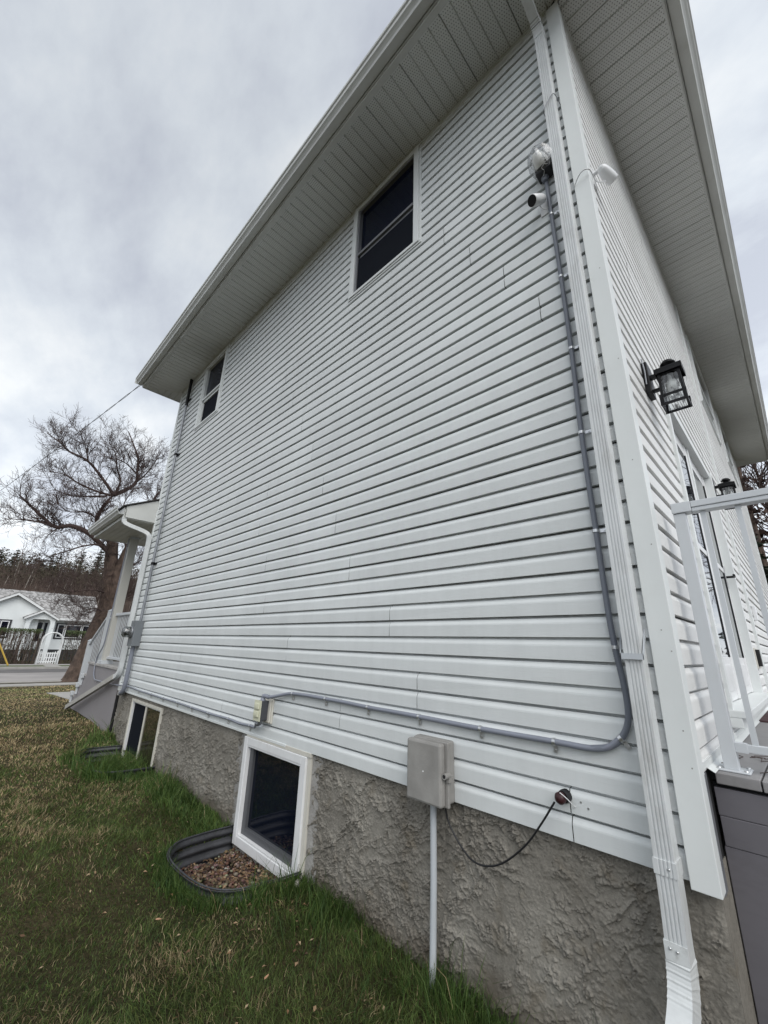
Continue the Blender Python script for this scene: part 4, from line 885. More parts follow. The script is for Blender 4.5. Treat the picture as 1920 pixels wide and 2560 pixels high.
b = MB(); b.box(-7.34, -.115, 1.40, -7.11, .0, 1.77); b.build('meter_box', 'meterbox', mt, bevel=.006)
b = MB(); b.lathe((-7.235, -.115, 1.60), (0,-1,0), [(.085,0),(.088,.018),(.080,.022)], 24); b.build('meter_ring', 'galv', mt)
b = MB(); b.lathe((-7.235, -.137, 1.60), (0,-1,0), [(.050,0),(.050,.07),(.03,.075)], 18); b.build('meter_dial', 'panelgrey', mt)
b = MB(); b.lathe((-7.235, -.137, 1.60), (0,-1,0), [(.079,0),(.078,.06),(.070,.088),(.045,.102),(.01,.107)], 24); b.build('meter_glass', 'meterglass', mt)
b = MB(); b.tube([(-7.23,-.05,1.41),(-7.23,-.05,.92),(-7.24,-.05,.82),(-7.28,-.05,.765),(-7.36,-.05,.735),(-7.45,-.03,.735)], .030, 14); b.build('feed_pipe', 'pvc_grey', mt)
b = MB(); b.tube([(-7.36,-.03,1.40),(-7.36,-.03,.80),(-7.40,-.03,.76)], .013, 10); b.build('side_pipe', 'pvc_white', mt)
b = MB(); b.box(-7.50,-.06,.70,-7.42,.03,.77); b.build('end_cap', 'box', mt, bevel=.005)
pw = MB()
A_, B_ = Vector((-7.16,-.06,7.02)), Vector((-30,-2.62,8.16))
P_ = []
for i in range(60):
    t = i/59; p = A_.lerp(B_, t); p.z -= .35*4*t*(1-t)*.25; P_.append(p)
for s_ in (0, math.pi):
    pts = []
    for i, p in enumerate(P_): a = i*1.3+s_; pts.append(p+Vector((0, math.cos(a), math.sin(a)))*.010)
    pw.tube(pts, .006, 6)
tag(pw.build('power_line', 'blackplastic'), 'twisted overhead power line running from the house eave down to the left across the sky', 'power line')

# ------------------------------------------------------------------ window wells
def well(poly, ztop, zbot, label, gravel_z, grp):
    t = thing('window_well', (poly[0][0], poly[0][1], ztop), label, 'window well', grp)
    P = smooth_path([(x, y, 0) for x, y in poly], 4); n = 36; s = MB(); rows = []
    for j in range(n+1):
        f = j/n; z = ztop-f*(ztop-zbot); off = .017*math.cos(2*math.pi*(z-ztop)/.068)
        row = []
        for i, p in enumerate(P):
            a = P[max(0, i-1)]; c = P[min(len(P)-1, i+1)]; d = (c-a).normalized(); nr = Vector((d.y, -d.x, 0)); row.append(p+nr*off+Vector((0,0,z)))
        rows.append(row)
    m_ = len(P); vs = [v for r_ in rows for v in r_]
    s.add(vs, [(j*m_+i, j*m_+i+1, (j+1)*m_+i+1, (j+1)*m_+i) for j in range(n) for i in range(m_-1)], True)
    sh = s.build('corrugated_shell', 'well', t); so = sh.modifiers.new('t', 'SOLIDIFY'); so.thickness = .003
    b = MB(); b.tube([p+Vector((0,0,ztop+.002)) for p in P], .0055, 8); b.build('rolled_rim', 'well', t)
    return t
well(WELL1, .068, -.42, 'corrugated steel window well half full of gravel, under the near basement window', -.12, 'window wells along the foundation')
well(WELL2, .095, -.42, 'corrugated steel window well overgrown with grass, under the far basement window', -.1, 'window wells along the foundation')

# gravel
def gravel():
    rr = np.random.default_rng(4); s = MB(); cols = []
    base = MB()
    ico = [(0,0,1),(.894,0,.447),(.276,.851,.447),(-.724,.526,.447),(-.724,-.526,.447),(.276,-.851,.447),(.724,.526,-.447),(-.276,.851,-.447),(-.894,0,-.447),(-.276,-.851,-.447),(.724,-.526,-.447),(0,0,-1)]
    fi = [(0,1,2),(0,2,3),(0,3,4),(0,4,5),(0,5,1),(1,6,2),(2,7,3),(3,8,4),(4,9,5),(5,10,1),(6,7,2),(7,8,3),(8,9,4),(9,10,5),(10,6,1),(6,11,7),(7,11,8),(8,11,9),(9,11,10),(10,11,6)]
    cnt = 0
    while cnt < 1500:
        x = rr.uniform(-3.66,-2.70); y = rr.uniform(-.56,.03)
        if not inpoly(np.array([x]), np.array([y]), WELL1)[0]: continue
        z = -.145+.03*vnoise(x, y, 6, 2)+.05*max(0, x+3.5)+rr.uniform(0,.02)+.03*max(0,(y+.15)/.15)
        r_ = rr.uniform(.007,.0165); sx, sy, sz = r_*rr.uniform(.9,1.5), r_*rr.uniform(.8,1.2), r_*rr.uniform(.55,.9); a = rr.uniform(0,6.28); ca, sa = math.cos(a), math.sin(a)
        s.add([(x+(vx*sx*ca-vy*sy*sa), y+(vx*sx*sa+vy*sy*ca), z+vz*sz) for vx,vy,vz in [tuple(q*rr.uniform(.85,1.12) for q in v) for v in ico]], fi, True)
        k = rr.random()
        c = (.12,.078,.055) if k < .4 else (.19,.13,.095) if k < .65 else (.06,.040,.030) if k < .85 else (.27,.22,.165)
        c = [v*rr.uniform(.8,1.2) for v in c]; cols += [(*c,1)]*12; cnt += 1
    o = s.build('gravel', 'gravel'); at = o.data.attributes.new('tint','FLOAT_COLOR','POINT'); at.data.foreach_set('color', np.array(cols).ravel())
    kind(o, 'stuff'); o['label'] = 'brown and tan gravel in the bottom of the near window well'; o['category'] = 'gravel'
    b = MB(); n_ = len(WELL1); b.add([(x, y, -.16) for x, y in WELL1], [tuple(range(n_))]); kind(b.build('well_soil', mat('well_soil', (.06,.04,.03), .95, bump=.02, bscale=30)), 'structure')
    b = MB(); n_ = len(WELL2); b.add([(x, y, -.20) for x, y in WELL2], [tuple(range(n_))]); kind(b.build('well_soil', 'ground'), 'structure')
gravel()
def rock(name, loc, r, m, label, cat, seed, flat=.7):
    bm = bmesh.new(); bmesh.ops.create_icosphere(bm, subdivisions=2, radius=r); rr = random.Random(seed)
    for v in bm.verts: v.co *= rr.uniform(.85, 1.12); v.co.z *= flat; v.co += Vector(loc)
    me = bpy.data.meshes.new(name); bm.to_mesh(me); bm.free(); me.materials.append(M[m]); o = bpy.data.objects.new(name, me); C.objects.link(o)
    for p in me.polygons: p.use_smooth = True
    return tag(o, label, cat)
rock('stone', (-2.655,-.045,.035), .028, 'stone', 'pale stone wedged at the right foot of the near basement window', 'stone', 1)
rock('stone', (-3.45,-.12,-.125), .022, 'stone', 'whitish lump of mortar lying in the left corner of the near window well', 'stone', 5)
rock('stone', (-3.02,-.10,-.105), .022, 'stone', 'whitish lump of mortar under the sill in the near window well', 'stone', 9)
def leaf(x, y, s, label, rz):
    b = MB(); z = float(gz(x, y))+.055
    pts = [(-1,0,0),(-.5,.38,.15),(.2,.42,.1),(1,.0,.25),(.3,-.38,.25),(-.5,-.3,.05),(0,0,-.12)]
    c_, s_ = math.cos(rz), math.sin(rz)
    b.add([(x+(a*c_-d*s_)*s, y+(a*s_+d*c_)*s, z+e_*s) for a, d, e_ in pts], [(0,1,6),(1,2,6),(2,3,6),(3,4,6),(4,5,6),(5,0,6)])
    tag(b.build('dead_leaf', 'leaf'), label, 'leaf', 'dead leaves on the lawn')
leaf(-2.80, -.84, .022, 'curled pale orange dead leaf on the grass in front of the near window well', .6)
leaf(-2.05, -.62, .016, 'small brown dead leaf on the grass between the camera and the stucco wall', 1.9)

# ------------------------------------------------------------------ GRASS
def grass():
    rg = np.random.default_rng(21); bx = []; 
    def field(n, dmin, dmax, a0, a1):
        d = np.sqrt(rg.uniform(dmin**2, dmax**2, n)) if dmax < 4 else dmin*(dmax/dmin)**rg.uniform(0, 1, n)
        a = rg.uniform(a0, a1, n); return 0+d*np.cos(a), -2+d*np.sin(a)
    X = []; Y = []
    A0, A1 = math.radians(112), math.radians(212)
    for (n, d0, d1) in ((230000, .9, 4.2), (190000, 4.2, 9), (130000, 9, 21.0)):
        x, y = field(n, d0, d1, A0, A1); X.append(x); Y.append(y)
    # taller growth along the foundation and round the wells
    n = 19000; x = rg.uniform(-7.7,-.5,n); y = .03-np.abs(rg.normal(0,.15,n)); ok_ = (vnoise(x, y, 3.2, 51) > .36) | (rg.random(n) < .3); x = x[ok_]; y = y[ok_]; n = len(x); tall = [np.zeros(len(q), bool) for q in X]; X.append(x); Y.append(y); tall.append(np.ones(n, bool))
    for wp in (WELL1, WELL2):
        n = 9000 if wp is WELL2 else 5200; k = rg.integers(0, len(wp)-1, n); t = rg.uniform(0,1,n); w = np.array(wp)
        px = w[k,0]*(1-t)+w[k+1,0]*t; py = w[k,1]*(1-t)+w[k+1,1]*t
        cxm, cym = w[:,0].mean(), -.15; dd = np.hypot(px-cxm, py-cym); off = .008+np.abs(rg.normal(.01,.06,n)); kk = (vnoise(px, py, 6, 19) > .42) | (rg.random(n) < .25)
        px, py, dd, off = px[kk], py[kk], dd[kk], off[kk]
        X.append(px+(px-cxm)/dd*off); Y.append(py+(py-cym)/dd*off); tall.append(np.ones(len(px), bool))
    n = 4200; x = rg.uniform(-6.62,-5.75,n); y = rg.uniform(-.52,.0,n); X.append(x); Y.append(y); tall.append(np.ones(n, bool)); inw = sum(len(q) for q in X[:-1])
    n = 160; x = rg.uniform(-3.3,-2.8,n); y = rg.uniform(-.42,-.1,n)
    X = np.concatenate(X); Y = np.concatenate(Y); tall = np.concatenate(tall); isin2 = np.arange(len(X)) >= inw
    keep = (Y < .028) | (X < -8.0)
    keep &= ~((X > -11.1) & (X < -7.6) & (Y > -.02))
    keep &= ~((X > -16.1) & (X < -11) & (Y > .32) & (Y < 1.35))
    keep &= ~(inpoly(X, Y, WELL1)); keep &= ~(inpoly(X, Y, WELL2) & ~isin2)
    keep &= ~((X < -21.0) & (X > -22.0)); keep &= X > -22.7
    # thin, bare patch of dry litter close to the wall at right
    bare = (vnoise(X, Y, 2.3, 8) > .60) & (Y > -.45) & (X > -3.0) & (X < -1.2) & (Y < -.12)
    keep &= ~(bare & (rg.random(len(X)) < .6))
    X, Y, tall, isin2 = X[keep], Y[keep], tall[keep], isin2[keep]; n = len(X)
    Z = gz(X, Y); Z = np.where(isin2, -.16, Z)
    d = np.hypot(X, Y+2)
    lush = np.clip(.95-np.abs(Y-.05)/1.1, 0, 1)*(X > -8.5)+.8*(vnoise(X, Y, .8, 1)-.45)
    clump = vnoise(X, Y, 5.5, 4)
    H = (.012+.011*vnoise(X, Y, 1.6, 2)+.024*clump**2)*rg.uniform(.5,1.4,n)*(1+.6*np.clip(lush,0,1))
    H = np.where(tall, rg.uniform(.035,.10,n)*(.45+1.2*vnoise(X, Y, 2.6, 9)), H)
    spike = tall & (rg.random(n) < .035); H = np.where(spike, H*2.4, H)
    H = np.where(isin2, rg.uniform(.16,.36,n), H)
    H = np.where(tall & ~isin2 & (X > -7.4) & (X < -6.75), H*.5, H); H = np.where(tall & ~isin2 & (X > -6.95) & (X < -5.2) & (Y < -.3), H*2.0, H); H = np.where(tall & ~isin2 & (X > -4.0) & (X < -2.75) & (Y < -.30), H*.62, H)
    H *= np.where(d > 9, .8, 1)
    Wd = np.where(tall, .0038, .0030)*np.clip(d/3.2, .75, 6)*rg.uniform(.7,1.25,n)
    ang = rg.uniform(0, 2*np.pi, n); lean = rg.uniform(.3,1.9,n)*H*np.where(tall,.55,1.0)
    la = 2*np.pi*2.2*vnoise(X, Y, 1.9, 61)+rg.normal(0, 1.5, n)
    H = np.where(~tall & (X > -7.1) & (X < -5.7) & (Y > -.75), H*.6, H)
    wx, wy = np.cos(ang)*Wd/2, np.sin(ang)*Wd/2; lx, ly = np.cos(la)*lean, np.sin(la)*lean
    V = np.zeros((n, 5, 3))
    V[:,0] = np.stack([X-wx, Y-wy, Z-.004], 1); V[:,1] = np.stack([X+wx, Y+wy, Z-.004], 1)
    V[:,2] = np.stack([X-wx*.8+lx*.35, Y-wy*.8+ly*.35, Z+H*.62], 1); V[:,3] = np.stack([X+wx*.8+lx*.35, Y+wy*.8+ly*.35, Z+H*.62], 1)
    V[:,4] = np.stack([X+lx, Y+ly, Z+H*np.where(rg.random(n) < .25,.7,1.0)], 1)
    V[:,:,1] = np.where((X > -7.7)[:,None], np.minimum(V[:,:,1], .026), V[:,:,1])
    me = bpy.data.meshes.new('lawn_grass')
    me.vertices.add(n*5); me.vertices.foreach_set('co', V.ravel())
    base = np.arange(n)*5
    quad = np.stack([base, base+1, base+3, base+2], 1); tri = np.stack([base+2, base+3, base+4], 1)
    lv = np.concatenate([quad, tri], 1).ravel(); me.loops.add(n*7); me.loops.foreach_set('vertex_index', lv)
    ls = np.stack([np.arange(n)*7, np.arange(n)*7+4], 1).ravel(); lt = np.tile([4,3], n)
    me.polygons.add(n*2); me.polygons.foreach_set('loop_start', ls); me.polygons.foreach_set('loop_total', lt)
    me.update(calc_edges=True)
    # colour of each blade: green, deep green, straw, brown
    dry = np.clip(.52+1.2*(vnoise(X, Y, .75, 6)-.5)+.8*(vnoise(X, Y, 2.4, 7)-.5)+.7*(vnoise(X, Y, 9, 17)-.5)+np.clip((-X-3.5)/12, 0, .36)-.62*np.clip(lush, 0, 1)-.16*np.clip((4.5-d)/2, 0, 1), .03, .97)
    u = rg.random(n); isdry = (u < dry*.85) & ~(tall & (rg.random(n) < .75))
    g1 = np.array([.125,.158,.044]); g2 = np.array([.032,.066,.017]); g3=np.array([.235,.235,.105]); s1 = np.array([.42,.34,.20]); s2 = np.array([.20,.14,.075])
    t = rg.random(n)[:,None]; col = g1*(1-t)+g2*t
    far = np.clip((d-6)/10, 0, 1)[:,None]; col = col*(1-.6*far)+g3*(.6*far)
    ts = rg.random(n)[:,None]; cd_ = s1*(1-ts)+s2*ts; col = np.where(isdry[:,None], cd_, col)
    col *= rg.uniform(.75,1.2,n)[:,None]
    col = np.where((tall & ~isdry)[:,None], col*np.array([.8,.95,.85]), col)
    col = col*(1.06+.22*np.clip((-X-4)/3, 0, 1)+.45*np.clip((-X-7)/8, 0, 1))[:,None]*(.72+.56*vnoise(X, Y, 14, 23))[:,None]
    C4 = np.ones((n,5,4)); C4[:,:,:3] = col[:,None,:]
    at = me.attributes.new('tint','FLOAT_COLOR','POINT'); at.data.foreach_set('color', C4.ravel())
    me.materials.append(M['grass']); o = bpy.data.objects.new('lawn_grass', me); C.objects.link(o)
    kind(o, 'stuff'); o['label'] = 'green and straw coloured lawn grass, longer along the foundation'; o['category'] = 'grass'
grass()

def litter():
    r2 = random.Random(14); b = MB(); cols = []
    def flake(x, y, z, s_, c):
        a = r2.uniform(0, 6.28); ca, sa = math.cos(a)*s_, math.sin(a)*s_
        b.add([(x-ca, y-sa, z+r2.uniform(-.3,.3)*s_), (x-sa*.5, y+ca*.5, z+r2.uniform(0,.5)*s_), (x+ca, y+sa, z+r2.uniform(-.3,.6)*s_), (x+sa*.5, y-ca*.5, z+r2.uniform(0,.5)*s_)], [(0,1,2,3)]); cols.extend([(*c,1)]*4)
    pal = [(.20,.115,.06),(.12,.07,.04),(.30,.20,.12),(.075,.048,.03)]
    k = 0
    while k < 420:
        x = r2.uniform(-3.64,-2.72); y = r2.uniform(-.54,.02)
        if inpoly(np.array([x]), np.array([y]), WELL1)[0] and (r2.random() < .5 or y > -.2): flake(x, y, -.11+.06*max(0, x+3.5)+.03*max(0,(y+.15)/.15)+r2.uniform(0,.02), r2.uniform(.008,.02), r2.choice(pal)); k += 1
    for k in range(420):
        x = r2.uniform(-7,-1.0); y = -abs(r2.gauss(0,.9))-.02
        if inpoly(np.array([x]), np.array([y]), WELL1)[0] or inpoly(np.array([x]), np.array([y]), WELL2)[0]: continue
        flake(x, y, float(gz(x, y))+r2.uniform(.012,.035), r2.uniform(.006,.016), r2.choice(pal+[(.36,.27,.17)]))
    o = b.build('leaf_litter', 'gravel'); at = o.data.attributes.new('tint','FLOAT_COLOR','POINT'); at.data.foreach_set('color', np.array(cols).ravel())
    kind(o, 'stuff'); o['label'] = 'brown leaf scraps in the near window well and on the lawn'; o['category'] = 'leaf litter'
litter()

# ------------------------------------------------------------------ BACK DECK
dk = thing('back_deck', (1.0, .3, 0), 'raised back deck painted grey with dark grey skirt boards, right of the house corner', 'deck')
b = MB(); rr = random.Random(2)
x = XB+.02; k = 0
while x < 3.0:
    w = .137; b.box(x, .198+rr.uniform(-.002,.002), 1.043, x+w-.005, 5.2, 1.080+rr.uniform(-.001,.001)); x += w
b.build('deck_boards', 'deck', dk, bevel=.003)
b = MB(); b.box(XB+.001, .24, .95, 3.0, .27, 1.041); b.build('rim_joist', 'dark', dk)
b = MB(); b.box(XB+.006, .213, .935, 3.0, .238, 1.028); b.box(XB+.008, .2125, .838, 3.0, .238, .9335); fz = b.build('fascia_board', 'deckside', dk, bevel=.002)
b = MB(); x = XB+.004
while x < 3.0: b.box(x, .215, -.3, x+.2868, .236, .8365); x += .288
b.build('skirt_board', 'deckside', dk, bevel=.002)
b = MB(); b.box(-.40, .062, .72, -.379, .24, 1.088); b.build('shaded_gap_board', 'dark', dk); b = MB(); b.box(-.3788, .085, .72, -.374, .150, 1.085); b.build('channel_edge', 'galv', dk)  # near-black board stands in for the shade of the gap beside the deck
b = MB(); b.add([(XB+.001,.165,1.100),(XB+.001,4.6,1.100),(XB+.028,4.6,1.084),(XB+.028,.165,1.084)], [(0,1,2,3)]); b.box(XB-.012,.079,1.101,XB+.007,9.9,1.125)
b.build('wall_flashing', 'trim', dk)
rl = thing('deck_railing', (-.306, .285, 1.08), 'white aluminium railing with square post and slim balusters on the back deck', 'railing')
px, py = -.308, .288
b = MB(); b.box(px-.0235, py-.0235, 1.088, px+.0235, py+.0235, 2.140); b.build('post', 'rail', rl, bevel=.002)
b = MB(); b.box(px-.050, py-.042, 1.0815, px+.058, py+.055, 1.0885); bp_ = b.build('base_plate', 'rail', rl, bevel=.003)
b = MB()
for (i, j) in ((.045,-.03),(.045,.045),(-.038,-.03)): b.lathe((px+i, py+j, 1.0885), (0,0,1), [(.008,0),(.008,.005),(.004,.006)], 6)
b.build('bolt', 'metal', bp_)
b = MB(); b.box(px-.026, py-.032, 2.142, px+.050, py+.032, 2.192); b.build('rail_end_cap', 'rail', rl, bevel=.003)
b = MB(); b.box(px+.0505, py-.030, 2.160, 2.9, py+.030, 2.190); b.box(px+.0505, py-.026, 2.140, 2.9, py+.026, 2.1595); b.build('top_rail', 'rail', rl, bevel=.003)
b = MB(); b.box(px+.0237, py-.014, 1.155, 2.9, py+.014, 1.183); b.build('bottom_rail', 'rail', rl, bevel=.002)
b = MB(); b.box(px+.0237, py-.0165, 1.152, px+.062, py+.0165, 1.186); b.build('rail_bracket', 'rail', rl, bevel=.001)
x = -.221
while x < 2.8:
    b = MB(); b.box(x-.0095, py-.0095, 1.1825, x+.0095, py+.0095, 2.1405); b.build('baluster', 'rail', rl); x += .124
b = MB(); b.box(-.352, 2.15, 1.081, .45, 3.05, 1.093); tag(b.build('door_mat', 'mat', bevel=.003), 'dark reddish door mat on the deck in front of the patio doors', 'mat')
b = MB(); rr = random.Random(8)
for i in range(16):
    x0_, y0_ = rr.uniform(-.34,-.05), rr.uniform(.27,.70); a = rr.uniform(0,3.14); l_ = rr.uniform(.02,.07)
    b.tube([(x0_, y0_, 1.084), (x0_+math.cos(a)*l_, y0_+math.sin(a)*l_, 1.089), (x0_+math.cos(a+.4)*l_*2, y0_+math.sin(a+.4)*l_*2, 1.084)], .0016, 4)
kind(b.build('twig_litter', 'twig'), 'stuff')

# ------------------------------------------------------------------ FRONT PORCH
pc = thing('front_porch', (-8.9, .7, 0), 'front porch with grey skirt and small gabled roof at the far end of the house', 'porch')
PZ = 1.06; PX = -10.03
b = MB(); b.box(PX+.02, .0, -.3, XL-.04, .025, 1.018); b.prism([(PX+.02,-.3),(PX+.02,1.0),(PX-.02,1.0),(PX-.02,.83),(-10.36,.80),(-10.36,.62),(-10.66,.60),(-10.66,.42),(-10.96,.41),(-10.96,-.3)], 1, .001, .0248)
b.build('skirt_panel', 'porchside', pc)
b = MB(); b.box(PX, -.022, 1.02, XL-.03, 1.9, PZ); b.build('porch_floor', 'porchdeck', pc, bevel=.004)
b = MB(); b.box(PX+.05, .03, .2, XL-.05, 1.85, 1.0)
b.build('porch_core', 'dark', pc)
for i, (xa, zt) in enumerate(((-10.34,.83),(-10.64,.62),(-10.94,.41))):
    b = MB(); b.box(xa-.03, -.012, zt-.04, xa+.30, 1.3, zt); b.box(xa, .026, -.2, xa+.02, 1.28, zt-.041); b.build('step', 'porchdeck', pc, bevel=.004)
b = MB(); b.box(-7.745, -.004, .05, -7.725, .026, .74); b.build('joint_strip', 'dark', pc)
b = MB(); b.box(-9.205, .003, 1.12, -9.07, .14, 3.42); ps = b.build('porch_post', mat('porch_post_paint', (.52,.51,.47), .5, var=.04), pc, bevel=.003)
b = MB(); b.box(-9.235, -.022, PZ, -9.045, .165, 1.12); b.build('post_base', 'rail', ps, bevel=.003)
b = MB(); b.box(-9.22, -.008, 3.385, -9.055, .155, 3.42); b.build('post_cap', 'rail', ps, bevel=.003)
# railing between post and wall
yr = .07
b = MB(); b.box(-9.07, yr-.03, 1.90, -7.74, yr+.03, 1.945); b.build('hand_rail', 'rail', pc, bevel=.004)
b = MB(); b.box(-9.07, yr-.02, 1.15, -7.74, yr+.02, 1.19); b.build('bottom_rail', 'rail', pc, bevel=.003)
x = -8.96
while x < -7.8: b = MB(); b.box(x-.008, yr-.006, 1.19, x+.008, yr+.006, 1.90); b.build('baluster', 'rail', pc); x += .095
# stair rail
ys_ = .04
b = MB(); b.box(-9.49, ys_-.045, PZ, -9.40, ys_+.045, 2.0); b.add([(-9.50,ys_-.055,2.0),(-9.39,ys_-.055,2.0),(-9.39,ys_+.055,2.0),(-9.50,ys_+.055,2.0),(-9.445,ys_,2.045)], [(0,1,4),(1,2,4),(2,3,4),(3,0,4),(0,3,2,1)]); b.build('newel_post', 'rail', pc)
b = MB(); b.box(-10.60, ys_-.045, .45, -10.51, ys_+.045, 1.44); b.add([(-10.61,ys_-.055,1.44),(-10.50,ys_-.055,1.44),(-10.50,ys_+.055,1.44),(-10.61,ys_+.055,1.44),(-10.555,ys_,1.48)], [(0,1,4),(1,2,4),(2,3,4),(3,0,4),(0,3,2,1)]); b.build('newel_post', 'rail', pc)
b = MB(); b.add([(x_, y_, z_+q) for x_, z_ in ((-9.49,1.90),(-10.51,1.36)) for y_ in (ys_-.03, ys_+.03) for q in (0,.045)], [(0,1,3,2),(4,6,7,5),(0,4,5,1),(2,3,7,6),(0,2,6,4),(1,5,7,3)]); b.build('hand_rail', 'rail', pc)
b = MB(); b.add([(x_, y_, z_+q) for x_, z_ in ((-9.49,1.12),(-10.51,.60)) for y_ in (ys_-.02, ys_+.02) for q in (0,.035)], [(0,1,3,2),(4,6,7,5),(0,4,5,1),(2,3,7,6),(0,2,6,4),(1,5,7,3)]); b.build('bottom_rail', 'rail', pc)
for i in range(8):
    x = -9.58-i*.113; zt = 1.90-(-9.49-x)*.529; zb = 1.155-(-9.49-x)*.51
    b = MB(); b.box(x-.007, ys_-.006, zb, x+.007, ys_+.006, zt); b.build('baluster', 'rail', pc)
for (x, z) in ((-10.20,.78),(-10.42,.60),(-10.75,.42)):
    b = MB(); b.box(x-.05, -.055, z-.03, x+.04, .0, z+.05); b.box(x-.035,-.04,z-.16,x-.0,-.003,z-.03); b.build('rail_bracket', 'rail', pc, bevel=.006)
# porch roof
ZP = 3.42
b = MB(); b.box(-9.80, -.47, ZP, -7.70, 3.0, ZP+.012)
for i in range(20): b.box(-9.79, -.46+i*.1016, ZP-.005, -7.71, -.445+i*.1016, ZP-.0005)
b.build('porch_soffit', 'soffit_plain', pc)
b = MB(); b.box(-9.815, -.485, ZP-.01, -7.69, -.462, ZP+.15); b.box(-9.83, -.485, ZP-.008, -9.80, 3.0, ZP+.15); b.build('porch_fascia', 'gutter', pc)
b = MB(); b.prism([(-.47,ZP+.012),(3.0,ZP+.012),(3.0,ZP+1.9),(-.47,ZP+.20)], 0, -9.76, -7.69); g_ = b.build('gable_siding', 'gutter', pc)
b = MB(); b.box(-7.70, -.46, ZP+.01, -7.665, .5, ZP+.105); b.box(-7.695, -.44, ZP+.1055, -7.675, .5, ZP+.145); b.build('frieze_board', 'gutter', pc)
zgp = ZP+.05
b = MB(); p0 = [(-9.84, -.49-o, zgp+z) for o, z in gutter_prof()]; p1 = [(-7.68, -.49-o, zgp+z) for o, z in gutter_prof()]
b.add(p0+p1, [(j, (j+1) % n, n+(j+1) % n, n+j) for j in range(len(p0)) for n in (len(p0),)]+[tuple(range(len(p0), 2*len(p0))), tuple(range(len(p0)))[::-1]]); b.build('porch_gutter', 'gutter', pc)
b = MB(); b.add([(-9.87,-.53,ZP+.185),(-7.66,-.53,ZP+.185),(-7.66,3.0,ZP+1.94),(-9.87,3.0,ZP+1.94),(-9.87,-.53,ZP+.205),(-7.66,-.53,ZP+.205),(-7.66,3.0,ZP+1.96),(-9.87,3.0,ZP+1.96)], [(0,1,2,3),(4,7,6,5),(0,4,5,1),(2,6,7,3),(1,5,6,2),(0,3,7,4)]); b.build('porch_roof', 'roof', pc)
# porch downspout with extension
b = MB(); pr = [(-.031,-.025),(.031,-.025),(.031,.025),(-.031,.025)]
pth = smooth_path([(-7.72,-.46,ZP+.06),(-7.72,-.46,ZP-.02),(-7.71,-.42,ZP-.09),(-7.66,-.16,ZP-.17),(-7.625,-.075,ZP-.23),(-7.62,-.055,ZP-.32),(-7.62,-.055,2.9)], 5)
b.sweep(pr, pth, [(1,0,0)]*len(pth)); b.sweep(pr, [(-7.62,-.055,2.95),(-7.62,-.055,1.10)], [(1,0,0)]*2)
dd_ = b.build('porch_downspout', 'downspout', pc)
b = MB(); pth = smooth_path([(-7.62,-.055,1.14),(-7.62,-.06,1.04),(-7.67,-.07,.965),(-7.80,-.08,.92)], 5); b.sweep(pr, pth, [(0,-1,0)]*len(pth), scales=[1.08]*len(pth)); b.build('elbow', 'downspout', dd_)
b = MB(); b.sweep([(-.036,-.028),(.036,-.028),(.036,.028),(-.036,.028)], [(-7.74,-.08,.94),(-10.42,-.12,.215)], [(0,-1,0)]*2); b.build('extension', mat('dirty_extension', (.42,.41,.38), .6, var=.1, vscale=3, dirt=.4, dirtcol=(.2,.19,.17), dscale=5), dd_)
pf_ = MB(); pf_.box(-9.50, .06, 3.20, -9.38, .18, 3.33); pf_.box(-9.465, .095, 3.33, -9.415, .145, 3.42)
for dx in (0, .10): pf_.box(-9.50+dx, .055, 3.20, -9.485+dx, .185, 3.33)
tag(pf_.build('porch_lamp', 'black', bevel=.004), 'small black lamp hanging under the front porch soffit behind the porch post', 'lamp')

# ------------------------------------------------------------------ TREES
def rvec(rr): 
    while True:
        v = Vector((rr.uniform(-1,1), rr.uniform(-1,1), rr.uniform(-1,1)))
        if .05 < v.length < 1: return v.normalized()
def grow(tw, start, d, length, rad, level, rr, maxlev, droop=0.0, n_child=5, min_r=.006):
    segs = 5 if level < 2 else 3; p = Vector(start); d = Vector(d).normalized(); pts = [p.copy()]; rads = [rad]
    for i in range(segs):
        d = (d+rvec(rr)*(.22 if level < 2 else .32)+Vector((0,0,.10-droop))).normalized(); p = p+d*length/segs; pts.append(p.copy()); rads.append(max(min_r*.7, rad*(1-(i+1)/segs*.72)))
    tw.tube(pts, rads, 5 if rad > .04 else 3, caps=False)
    if level >= maxlev: return
    for k in range(n_child):
        t = rr.uniform(.18, 1.0); i = min(segs-1, int(t*segs)); q = pts[i].lerp(pts[i+1], t*segs-i); dd = (pts[i+1]-pts[i]).normalized()
        side = dd.cross(rvec(rr)).normalized(); nd = (dd*rr.uniform(.55,1.0)+side*rr.uniform(.5,.95)).normalized()
        grow(tw, q, nd, length*rr.uniform(.42,.68), max(min_r, rads[i]*.55), level+1, rr, maxlev, droop, n_child, min_r)
